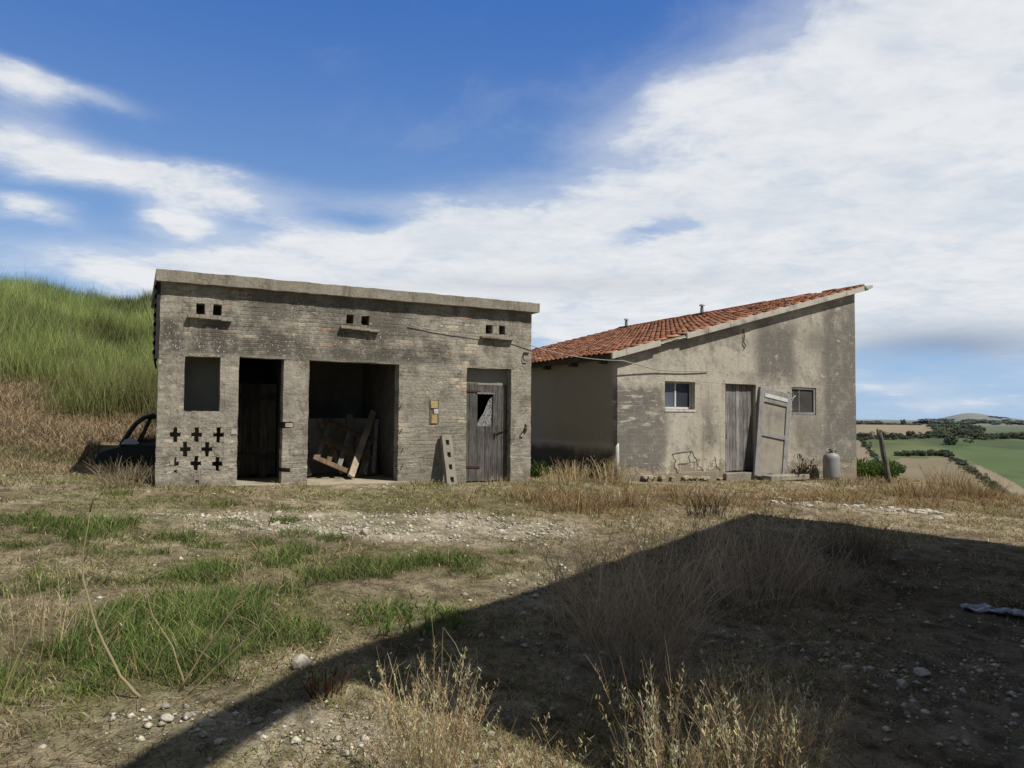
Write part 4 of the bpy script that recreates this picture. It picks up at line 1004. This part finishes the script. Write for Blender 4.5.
def rock_mesh(name, seed, sub=2):
    import bmesh
    bm = bmesh.new(); bmesh.ops.create_icosphere(bm, subdivisions=sub, radius=1)
    r = random.Random(seed); planes = [(Vector((r.uniform(-1, 1), r.uniform(-1, 1), r.uniform(-1, 1))).normalized(), r.uniform(.55, .85)) for _ in range(9)]
    for v in bm.verts:
        for nrm, d in planes:
            k = v.co.dot(nrm)
            if k > d: v.co -= nrm*(k-d)
        v.co *= 1+r.uniform(-.03, .03)
    me = bpy.data.meshes.new(name); bm.to_mesh(me); bm.free(); me.materials.append(STONE); return me
RM = [rock_mesh('stone', i) for i in range(5)]
def stone(x, y, sx, sy, sz, label, i=0, group=None, rz=None):
    o = bpy.data.objects.new('stone', RM[i % 5]); COL.objects.link(o); o.scale = (sx, sy, sz)
    o.location = (x, y, Hs(x, y)+sz*.45); o.rotation_euler = (random.uniform(-.2, .2), random.uniform(-.2, .2), random.uniform(0, 6) if rz is None else rz)
    return tag(o, label, 'stone', group)
stone(-1.22, 4.36, .075, .06, .062, 'white limestone lump at the shadow edge, right of the green grass', 1)
stone(-1.68, 8.42, .10, .07, .05, 'flat pale stone on the gravel below the wide open bay', 2)
stone(-1.62, 3.52, .045, .035, .018, 'dusty buff stone at the foot of the green grass clump', 3)
stone(-1.42, 3.50, .05, .035, .022, 'smaller buff stone just right of the dusty buff one under the grass clump', 4)
stone(2.15, 4.72, .055, .03, .025, 'light sliver of stone in the shadow right of the big dead bush', 0)
stone(2.62, 4.7, .075, .05, .03, 'broad flat stone in the shadow right of the light sliver', 1)
stone(2.36, 4.45, .05, .045, .035, 'dull round stone in the shadow, nearest the light sliver', 2)
stone(3.2, 4.1, .12, .09, .05, 'large grey stone at lower right in the shadow', 3)
rnd = random.Random(77)
for i in range(46):
    t = rnd.uniform(0, 1); x = 4.7+2.7*t+rnd.uniform(-.1, .1); y = 12.85-.55*t+rnd.gauss(0, .42)
    s = rnd.uniform(.025, .085)
    stone(x, y, s*rnd.uniform(.9, 1.6), s, s*.4, 'white rubble stone in the strip of rubble before the gas cylinder', i, 'white rubble stones in front of the gas cylinder')
# blue-grey sheets lying in the shadow
for (x, y, w, d, rz, lab) in [(4.02, 6.24, .36, .2, -.45, 'blue-grey flat sheet lying in the shadow, left of the pair'), (4.36, 6.05, .42, .26, -.45, 'blue-grey flat sheet at the right picture edge, nearer of the pair')]:
    m = MB(); V = []; F = []
    for i in range(9):
        for j in range(5): V.append(((i/8-.5)*w+random.uniform(-.012, .012), (j/4-.5)*d*(1-.25*abs(i/8-.5))+random.uniform(-.012, .012), .035+.012*math.sin(i*1.9)+.01*math.cos(j*2.3+i)))
    for i in range(8):
        for j in range(4): F.append((i*5+j, (i+1)*5+j, (i+1)*5+j+1, i*5+j+1))
    m.add(V, F); o = m.build('flat_sheet', SLATE); o.location = (x, y, Hs(x, y)); o.rotation_euler = (0, 0, rz)
    s = o.modifiers.new('thick', 'SOLIDIFY'); s.thickness = .012; tag(o, lab, 'sheet')

# ------------------------------------------------------------------ single plants
def clump(name, x, y, rad, n, h0, h1, wd, lean, cols, label, cat='dead weed', k=4, twigs=0, heads=0, group=None, seed=0, outward=.8, leafs=0, leafcol=(.1, .2, .04), leafw=1.0):
    """one plant: many stems from a root disc, optional side twigs, seed heads and leaves"""
    a = RNG.uniform(0, 2*np.pi, n); r = rad*np.sqrt(RNG.random(n)); px = r*np.cos(a); py = r*np.sin(a)
    z0 = Hs(x, y); P = np.c_[px, py, H(px+x, py+y)-z0-.02]
    d = np.where(RNG.random(n) < outward, a+RNG.normal(0, .5, n), RNG.uniform(0, 6.28, n))
    hh = RNG.uniform(h0, h1, n); pal = np.array(cols); C = pal[RNG.integers(0, len(pal), n)]
    st = None
    L = lean*(0.35+.9*r/max(rad, 1e-3))
    parts = []
    V, F, Cc = ribbons(P, hh, np.full(n, wd)*RNG.uniform(.6, 1.2, n), L, C, k, .6, .25, .25, dirn=d); parts.append((V, F, Cc))
    Vr = V.reshape(n, k+1, 2, 3).mean(2)
    def sub(m_, t0, t1):
        i = RNG.integers(0, n, m_); t = RNG.uniform(t0, t1, m_)*k; j = np.minimum(t.astype(int), k-1); f = (t-j)[:, None]
        return i, Vr[i, j]*(1-f)+Vr[i, j+1]*f
    if twigs:
        i, Q = sub(twigs, .3, .95); parts.append(ribbons(Q, RNG.uniform(.05, .24, twigs)*(h1/.7), np.full(twigs, wd*.55), .8, C[i], 2, .3, .3, .25))
    if heads:
        i, Q = sub(heads, .68, 1.0); parts.append(ribbons(Q+RNG.normal(0, .006, Q.shape), RNG.uniform(.008, .022, heads), RNG.uniform(.003, .0075, heads), .8, np.clip(C[i]*1.15, 0, .7), 1, .2, .4, .3))
    if leafs:
        i, Q = sub(leafs, .25, 1.0); parts.append(ribbons(Q, RNG.uniform(.05, .12, leafs)*(leafw+1)/2, RNG.uniform(.02, .05, leafs)*leafw, 1.1, leafcol, 2, .5, .2, .35))
    V, F, Cc = merge(parts)
    o = np_mesh(name, V, F, LEAF, cols=Cc); o.location = (x, y, z0)
    return tag(o, label, cat, group)
GREYST = [(.50, .39, .27), (.60, .48, .34), (.36, .27, .18)]
STRAW = [(.64, .51, .30), (.54, .41, .22), (.72, .60, .38), (.42, .31, .17)]
clump('dead_bush', .76, 4.45, .26, 150, .30, .98, .0066, .66, GREYST, 'largest bare grey dead bush standing in the shadow, nearest the bottom edge', twigs=1700, k=5)
clump('dead_bush', 2.1, 6.25, .30, 130, .3, .88, .0085, .8, GREYST, 'second bare dead bush in the shadow, behind and right of the largest', twigs=900, k=5)
clump('dead_bush', 2.75, 6.7, .28, 150, .2, .5, .006, .95, GREYST, 'spreading low dead bush in the shadow right of the second bush', twigs=900, k=5)
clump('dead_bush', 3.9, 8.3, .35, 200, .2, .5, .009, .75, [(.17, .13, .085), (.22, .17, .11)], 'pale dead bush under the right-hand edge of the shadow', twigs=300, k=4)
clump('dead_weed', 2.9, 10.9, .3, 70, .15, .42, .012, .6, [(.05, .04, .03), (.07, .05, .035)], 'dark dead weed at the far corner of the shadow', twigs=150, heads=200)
for (x, y, r, n, h0, h1, lab) in [(-.33, 3.02, .17, 170, .15, .58, 'straw coloured tall dry grass clump at bottom centre, leftmost of the bright ones'),
                             (.10, 2.98, .18, 60, .10, .36, 'thin short dry grass clump at bottom edge, second bright one from left'),
                             (.62, 2.95, .14, 80, .15, .62, 'dry grass clump with one tall stalk at the bottom edge below the largest dead bush'),
                             (1.0, 3.02, .20, 260, .2, .58, 'dense bright dry grass clump at bottom edge, rightmost of the bright ones')]:
    clump('dry_grass_clump', x, y, r, n, h0, h1, .0034, .32, STRAW, lab, 'dry grass', twigs=int(n*3), heads=n*17, group='bright dry grass clumps along the bottom edge', k=5)
# single stalks over the green grass
def stalk(x, y, pts, r, label, tw=0, col=STRAW):
    z0 = Hs(x, y); m = MB(); m.cc = (.40, .33, .20)
    P = [Vector(p) for p in pts]; Q = []
    for i in range(len(P)-1):
        for t in (0, .33, .66): Q.append(P[i].lerp(P[i+1], t)+Vector((random.uniform(-.004, .004), random.uniform(-.004, .004), 0)))
    Q.append(P[-1]); m.tube(Q, [r*(1-.7*i/(len(Q)-1)) for i in range(len(Q))], 5)
    for i in range(tw):
        q = Q[random.randint(len(Q)//3, len(Q)-1)]; d = Vector((random.uniform(-.1, .1), random.uniform(-.1, .1), random.uniform(.03, .13)))
        m.tube([q, q+d*.5+Vector((0, 0, .01)), q+d], [r*.4, r*.3, r*.15], 4)
    o = m.build('dead_stalk', LEAF, cols=True, smooth=True); o.location = (x, y, z0); tag(o, label, 'dead stalk')
stalk(-1.86, 3.75, [(0, 0, 0), (-.12, .02, .10), (-.26, .04, .34), (-.35, .06, .58), (-.36, .08, .70), (-.345, .1, .92)], .009, 'tall pale bent stalk rising left of the green grass clump', 2)
stalk(-1.72, 3.86, [(0, 0, 0), (.10, .02, .18), (.26, .04, .42), (.36, .05, .64), (.43, .06, .86)], .0065, 'pale stalk leaning right out of the green grass clump', 16)
stalk(-1.70, 3.90, [(0, 0, 0), (-.08, .02, .22), (-.2, .03, .38), (-.26, .04, .55)], .006, 'short pale stalk leaning left in the middle of the green grass clump', 8)
stalk(-1.66, 3.84, [(0, 0, 0), (.14, .02, .14), (.34, .04, .34), (.46, .05, .56)], .005, 'thinnest pale stalk, lowest of those leaning right from the green grass clump', 14)
clump('dry_grass_clump', -2.75, 4.3, .4, 110, .2, .5, .005, .5, STRAW, 'loose dry grass at the left edge beside the green grass', 'dry grass', twigs=120, heads=300)
clump('dry_grass_clump', -2.55, 3.35, .3, 80, .15, .36, .0045, .6, STRAW+[(.12, .15, .04)], 'loose dry grass in the bottom left corner', 'dry grass', twigs=80, heads=200)
clump('dead_weed', -.98, 3.95, .09, 26, .06, .2, .012, .5, [(.12, .05, .025), (.16, .075, .03)], 'small rusty brown dead weed beside the white limestone lump', twigs=30, heads=60)
# green tufts
for (x, y, r, lab) in [(-4.75, 8.3, .26, 'bright green tuft left of the gravel, leftmost tuft'), (-3.25, 8.5, .26, 'green tuft on the left end of the gravel'), (-2.35, 8.15, .2, 'green tuft in the gravel, third from the left'),
                       (-1.95, 8.0, .16, 'green tuft on the gravel just left of the flat pale stone'), (-2.75, 8.95, .18, 'small green tuft at the back of the gravel'), (-5.6, 10.4, .2, 'green tuft below the left corner of the brick shed')]:
    clump('grass_tuft', x, y, r, 380, .03, .12, .007, .8, [(.11, .17, .04), (.15, .21, .055), (.19, .23, .085)], lab, 'grass tuft', k=3, group='green tufts on the gravel', outward=.6)
clump('green_weed', -.75, 5.3, .42, 70, .05, .12, .010, .8, [(.13, .21, .05), (.17, .25, .07)], 'leafy bright green weed right of the green grass patch', 'weed', leafs=300, leafcol=(.15, .225, .06), leafw=.35)
# scrub by the sheds
clump('dead_brush', *lw(-.42, -.12), .30, 130, .15, .50, .010, .95, [(.50, .41, .27), (.42, .33, .20), (.30, .23, .14)], 'dry twiggy brush in front of the car at the shed corner', 'dead brush', twigs=350)
clump('green_weed', 9.45, 19.3, .62, 260, .2, .5, .014, .6, [(.09, .14, .035)], 'lush green bush at the right corner of the plastered shed', 'bush', leafs=2200, leafcol=(.11, .175, .045))
clump('dead_weed', *rw(5.35, -.22), .16, 60, .2, .62, .014, .35, [(.07, .055, .04), (.11, .085, .055)], 'dark dead weed on the plastered wall right of the leaning door', leafs=160, leafcol=(.075, .065, .038))
clump('dead_weed', *rw(4.95, -.35), .12, 40, .1, .34, .012, .5, [(.07, .055, .04), (.12, .09, .06)], 'low dark dead weed at the right foot of the leaning door', leafs=90, leafcol=(.08, .065, .04))
for i, (u_, v_, h_, lab) in enumerate([(-.35, -.35, .62, 'dry straw clump at the left front corner of the plastered shed'), (-.85, .3, .5, 'dry straw clump between the two sheds, at the side wall'), (-1.45, -.25, .42, 'dry straw clump between the two sheds, nearest the brick wall')]):
    clump('dry_grass_clump', *rw(u_, v_), .4, 150, .12, h_, .011, .5, STRAW, lab, 'dry grass', twigs=200, heads=600)
clump('green_weed', *lw(7.15, .9), .35, 140, .1, .34, .02, .7, [(.06, .10, .025)], 'green weed in the shaded gap between the sheds', 'weed', leafs=500, leafcol=(.06, .11, .025))
BRN = [(.26, .165, .08), (.20, .12, .055), (.32, .22, .12)]
for (x, y, r, h_, lab) in [(.95, 10.9, .45, .36, 'rusty brown dry weed patch in front of the gap between the sheds'), (1.8, 11.6, .4, .4, 'taller brown weed patch to the right in front of the plastered shed corner'), (.35, 11.7, .35, .3, 'brown weed patch in front of the plank door of the brick shed'),
                           (3.1, 13.0, .5, .3, 'low brown weed patch before the plastered shed window'), (8.3, 15.0, .55, .42, 'brown weed patch left of the yard edge, below the post'), (9.7, 15.4, .5, .55, 'tall dry weeds at the right yard edge above the valley'), (10.2, 17.0, .5, .6, 'tall seedy weeds beyond the post at the yard edge')]:
    clump('dead_weed', x, y, r, 240, .1, h_, .010, .65, BRN+STRAW[:2], lab, 'dead weed', twigs=260, heads=500)
for (u_, lab) in ((.6, 'straw at the foot of the vent holes of the brick shed'), (2.1, 'straw between the narrow doorway and the open bay'), (4.3, 'straw left of the hollow block'), (5.9, 'straw before the plank door of the brick shed')):
    clump('dry_grass_clump', *lw(u_, -.28), .34, 90, .05, .16, .009, .8, STRAW+[(.1, .13, .04)], lab, 'dry grass', heads=80)

# ------------------------------------------------------------------ far trees
def tree_mesh(seed, flat=.8, n=800, col=(.115, .135, .092)):
    r = np.random.default_rng(seed); nb = 9
    cen = np.c_[r.normal(0, .32, nb), r.normal(0, .32, nb), .55+r.uniform(-.22, .32, nb)]; rad = r.uniform(.22, .42, nb)
    i = r.integers(0, nb, n); d = r.normal(0, 1, (n, 3)); d /= np.linalg.norm(d, axis=1)[:, None]
    P = cen[i]+d*rad[i][:, None]*r.uniform(.7, 1.08, (n, 1)); P[:, 2] = np.clip(P[:, 2]*flat, .03, None)
    a = r.normal(0, 1, (n, 3)); a /= np.linalg.norm(a, axis=1)[:, None]; b = np.cross(a, r.normal(0, 1, (n, 3))); b /= np.linalg.norm(b, axis=1)[:, None]
    s = r.uniform(.03, .075, (n, 1))
    V = np.stack([P-a*s-b*s, P+a*s-b*s, P+a*s+b*s, P-a*s+b*s], 1).reshape(-1, 3); F = np.arange(4*n).reshape(n, 4)
    C = np.array(col)*r.uniform(.6, 1.6, (n, 1))*(.6+.6*np.clip(P[:, 2:3], 0, 1))
    o = np_mesh('far_tree', V, F, FARLEAF, cols=np.repeat(C, 4, 0)); me = o.data; bpy.data.objects.remove(o)
    t = MB(); t.cc = (.03, .025, .02)
    return me
TM = [tree_mesh(s) for s in (1, 2, 3, 4)]
TF = [tree_mesh(s, col=(.17, .195, .185)) for s in (5, 6, 7, 8)]  # farther trees: distance haze put into a paler, bluer leaf colour
def fartree(t, y, w, h, label, group, i=[0]):
    x = t*y; o = bpy.data.objects.new('far_tree', (TM if y < 1000 else TF)[i[0] % 4]); COL.objects.link(o); i[0] += 1
    o.location = (x, y, Hs(x, y)-.05*h); o.scale = (w, w, h*1.15); o.rotation_euler = (0, 0, random.uniform(0, 6)); tag(o, label, 'tree', group)
rnd = random.Random(9)
gA = 'trees of the hedgerow above the green field'
for i in range(64):
    t = .470+.235*i/63+rnd.uniform(-.003, .003); y = 775+rnd.uniform(-14, 25)
    fartree(t, y, rnd.uniform(5, 9), rnd.choice([2.5, 3.2, 4.2, 6.0])*rnd.uniform(.8, 1.2), 'dark tree in the long hedgerow along the top of the green valley field', gA)
gB = 'trees of the dark copse in the valley'
for i in range(26):
    t = rnd.uniform(.572, .640); y = rnd.uniform(800, 930)
    fartree(t, y, rnd.uniform(6, 11), rnd.uniform(3.5, 7), 'dark tree of the copse behind the green valley field', gB)
gC = 'trees on the skyline over the tan field'
for i in range(30):
    t = .455+.10*(i/29)+rnd.uniform(-.002, .002); y = 1120+rnd.uniform(0, 30)
    fartree(t, y, rnd.uniform(5, 10), rnd.uniform(4.5, 7)*(1 if i < 14 else .55), 'dark tree in the skyline row over the tan field', gC)
fartree(.5355, 1110, 6, 9, 'lone round tree standing up on the skyline, left of the two', None)
fartree(.5740, 1115, 5.5, 8.5, 'lone tree on the skyline, right of the two', None)
gD = 'bushes along the valley field edges'
for i in range(22):
    f = i/21; fartree(.596+.075*f+rnd.uniform(-.002, .002), 600-215*f+rnd.uniform(-4, 4), rnd.uniform(2.5, 5), rnd.uniform(1.6, 3.4), 'dark bush on the slanting field edge at right in the valley', gD)
for i in range(12):
    f = i/11; fartree(.478+.028*f, 750-230*f, rnd.uniform(3, 5), rnd.uniform(2, 4), 'dark bush on the field edge behind the wooden post', 'bushes on the field edge behind the post')
for i in range(10):
    fartree(.512+.012*rnd.random(), rnd.uniform(480, 530), rnd.uniform(5, 8), rnd.uniform(5, 8), 'grey-green shrub of the thicket just right of the wooden post', 'thicket beside the post')
for i in range(16):
    f = i/15; fartree(.53+.066*f+rnd.uniform(-.002, .002), 612-8*f+rnd.uniform(-4, 4), rnd.uniform(3, 6), rnd.uniform(3, 5), 'dark bush along the upper edge of the brown field', 'bushes above the brown field')
fartree(.603, 690, 11, 9, 'single dark tree in the middle of the green valley field', None)
gE = 'scattered trees on the far hills'
for i in range(50):
    t = rnd.uniform(.56, .72); y = rnd.uniform(1300, 2900)
    if .603 < t < .652 and y > 1900: y -= 700
    fartree(t, y, rnd.uniform(10, 30), rnd.uniform(5, 9), 'distant dark tree on the hills below the pale summit', gE)

# ------------------------------------------------------------------ the house whose shadow crosses the yard
E1 = Vector((.574, .819)); E2 = Vector((.819, -.574)); HH = 6.6
apex = Vector((3.66, 11.48)); off = Vector((.6206, -.3825))
Cc = apex + off*HH
hs = empty('neighbouring_house', (Cc.x, Cc.y, 0), math.atan2(E2.y, E2.x), 'tall rendered house beside the camera whose shadow crosses the yard', 'house')
# local x along E2, local y along E1 (towards the far corner at y = 0)
LN = 8.6
m = wall_holes(0, 9, -.5, HH-.25, 0, .3, [], step=3); 
m = MB(); m.box(.0, 9, -LN, 0, -.6, HH-.25); m.build('house_wall', HOUSEWALL, hs)
m = MB(); m.box(-.0, 9.2, -LN, .0, HH-.248, HH); m.build('flat_roof', CONC, hs)
m = MB(); m.add([(0, -LN-.002, HH-.22), (.22, -LN-.002, HH-.22), (1.5, -LN-4.5, HH-.22), (1.3, -LN-4.5, HH-.22), (0, -LN-.002, HH), (.22, -LN-.002, HH), (1.5, -LN-4.5, HH), (1.3, -LN-4.5, HH)], [(0, 1, 2, 3), (7, 6, 5, 4), (0, 4, 5, 1), (1, 5, 6, 2), (2, 6, 7, 3), (3, 7, 4, 0)]); m.build('shadow_beam', CONC, hs)  # unseen beam added to cast the narrow strip of shadow
for y0 in (-2.6, -5.6):
    w = empty('house_window', (0, y0, 1.2)); w.parent = hs
    m = MB(); m.box(-.03, -.003, 0, 1.0, 0, 1.3); m.build('shutter', DARKWOOD, w, cols=True); m = MB(); m.box(-.08, -.003, -.1, 1.1, -.08, -.004); m.build('window_sill', CONC, w)

# ------------------------------------------------------------------ world: Nishita sky with clouds
wd = bpy.data.worlds.new('World'); scene.world = wd; wd.use_nodes = True
t = wd.node_tree; g = G(t); bg = t.nodes['Background']
sky = t.nodes.new('ShaderNodeTexSky'); sky.sky_type = 'NISHITA'; sky.sun_disc = False
elev = math.asin(SUNV.z); sky.sun_elevation = elev; sky.sun_rotation = math.atan2(SUNV.x, SUNV.y)
sky.altitude = 200; sky.air_density = 1.0; sky.dust_density = .6; sky.ozone_density = 2.0
d = g.coord('Generated'); dx, dy, dz = g.sep(d)
az = g.mul(g.m('ARCTAN2', dx, dy), 57.2958); el = g.mul(g.m('ARCSINE', dz), 57.2958)
zc = g.add(g.m('MAXIMUM', dz, 0.0), .13)
cv = g.comb(g.m('DIVIDE', dx, zc), g.m('DIVIDE', dy, zc), 0.0)
n1 = g.noise(g.vm('ADD', cv, (3.1, 7.7, 0)), 1.15, 9, .60, .35)
n4 = g.noise(g.vm('ADD', g.vm('MULTIPLY', cv, (1.0, 1.35, 1)), (5.3, 1.2, 3)), 7.5, 8, .64, .5)
n2 = g.noise(g.vm('ADD', cv, (11.3, 2.2, 0)), 3.4, 8, .62, .25)
n3 = g.noise(g.comb(g.mul(az, .09), g.mul(el, .20), 4.0), 1.0, 7, .6, .4)
waz = g.add(az, g.mul(g.sub(n1, .5), 6.0)); wel = g.add(el, g.mul(g.sub(n3, .5), 4.0))
def eg(ca, ce, ra, re, rot, amp):
    c, s = math.cos(R_(rot)), math.sin(R_(rot)); a = g.sub(waz, ca); e = g.sub(wel, ce)
    p = g.mul(g.add(g.mul(a, c), g.mul(e, s)), 1/ra); q = g.mul(g.add(g.mul(a, -s), g.mul(e, c)), 1/re)
    return g.mul(g.m('EXPONENT', g.mul(g.add(g.mul(p, p), g.mul(q, q)), -1.0)), amp)
blobs = [(26, 19, 15, 10, 28, 1.25), (33, 12, 12, 7, 0, 1.0), (14, 12.5, 14, 5.5, 12, 1.15), (-3, 13.0, 13, 3.0, 0, 1.25), (0, 8.5, 22, 3.2, 0, 1.0), (-24, 10.2, 14, 2.0, 3, .95), (33, 27, 10, 7, 30, .9),
         (-25.5, 16.2, 9.5, 1.35, -3, 1.2), (-34.5, 17.4, 4, 1.5, -4, .85), (-24.5, 13.6, 2.4, 1.0, -5, 1.15), (-34, 13.2, 2.4, .7, 0, 1.05), (-32, 20.9, 4, .8, -4, .8), (-35, 20.4, 3, 1.0, -10, .8), (26, 6.8, 14, 2.2, 0, .7), (27, 2.2, 3.2, .5, 0, .55), (31, 1.2, 4, .45, 0, .5), (11, 21, 9, 3.0, 28, .5), (0, 15.5, 10, 2.0, 5, .5), (-10, 11.5, 10, 2.5, 0, .5),
         (60, 20, 22, 16, 0, 1.0), (110, 30, 30, 12, 0, .8), (-100, 25, 30, 10, 0, .7), (180, 40, 40, 12, 0, .6), (-60, 12, 14, 5, 0, .8)]
M = None
for b in blobs:
    e = eg(*b); M = e if M is None else g.add(M, e)
holes_ = g.add(eg(10, 14.0, 5.5, 1.1, 6, 1.15), eg(6, 9.2, 4.5, 1.0, 10, 1.0), eg(-12, 14.8, 6, .9, -8, .6), eg(30, 24, 7, .8, 30, .45), eg(20, 16, 7, .7, 15, .4), eg(12, 23, 5, 1.4, 20, .0))
M = g.sub(M, holes_)
dens = g.add(M, g.mul(g.sub(n1, .5), .95), g.mul(g.sub(n2, .5), 1.15), g.mul(g.sub(n4, .5), .40))
veil = g.mul(g.ss(g.add(M, g.mul(g.sub(n1, .5), .8), g.mul(g.sub(n3, .5), .8)), .0, .95), .55)
cov = g.mul(g.m('MAXIMUM', veil, g.ss(dens, .24, 1.22)), g.ss(g.add(g.mul(n2, .6), g.mul(n4, .4)), .28, .50, .88, 1.0))
# brighter crowns, greyer bases
shade = g.add(g.mul(n2, .55), g.mul(n1, .45))
tops = g.mix(g.ss(g.add(g.mul(shade, .6), g.mul(n4, .25), g.mul(n3, .15)), .40, .58), (7.2, 7.7, 8.3), (8.8, 8.95, 9.15))
tops = g.mix(g.mul(g.gauss(az, el, 30.5, 4.9, 8, 1.6), 1.0), tops, (3.3, 4.1, 5.5))
tops = g.mix(g.mul(g.gauss(az, el, 4, 10.2, 14, .9), .35), tops, (4.2, 4.6, 5.2))
blue = g.mix(g.ss(el, -4, 33), (3.5, 5.7, 8.6), (.55, 1.75, 5.35))
blue = g.mix(.10, blue, g.mix(1.0, sky.outputs[0], (.8, .95, 1.15), 'MULTIPLY'))
hazy = g.mix(g.ss(el, -1, 5, .55, 0), blue, (5.2, 6.3, 7.6))
col = g.mix(g.mul(cov, .96), hazy, tops)
col = g.mix(g.ss(el, 38, 56), col, (1.75, 1.78, 1.85))  # unseen sky overhead set dim and neutral to hold down the fill light
rear = g.mul(g.ss(dy, -.1, -.5), g.ss(el, 5, 20))
col = g.mix(rear, col, (1.5, 1.53, 1.6))  # sky behind the camera, unseen, dimmed for the same neutral fill
g.link(col, bg.inputs[0]); bg.inputs[1].default_value = .095

sun = bpy.data.lights.new('sun', 'SUN'); sun.energy = 5.0; sun.angle = R_(.53); sun.color = (1.0, .955, .88)
so = bpy.data.objects.new('sun', sun); COL.objects.link(so); so.rotation_euler = SUNV.to_track_quat('Z', 'Y').to_euler(); so.location = (20, -12, 40)

# ------------------------------------------------------------------ camera
cam = bpy.data.cameras.new('camera'); co = bpy.data.objects.new('camera', cam); COL.objects.link(co)
cam.sensor_width = 36; cam.lens = 730/1024*36; cam.clip_start = .05; cam.clip_end = 20000
pt = math.atan(32/730.); rl = .009
Fv = Vector((0, math.cos(pt), math.sin(pt))); R0 = Vector((1, 0, 0)); U0 = Vector((0, -math.sin(pt), math.cos(pt)))
Rv = R0*math.cos(rl)+U0*math.sin(rl); Uv = U0*math.cos(rl)-R0*math.sin(rl)
mt = Matrix((Rv, Uv, -Fv)).transposed().to_4x4(); mt.translation = (0, 0, 1.6); co.matrix_world = mt
scene.camera = co
scene.view_settings.view_transform = 'Standard'; scene.view_settings.look = 'None'; scene.view_settings.exposure = 0; scene.view_settings.gamma = 1
scene.render.engine = 'CYCLES'; scene.cycles.use_denoising = True; scene.cycles.max_bounces = 6; scene.cycles.use_adaptive_sampling = True
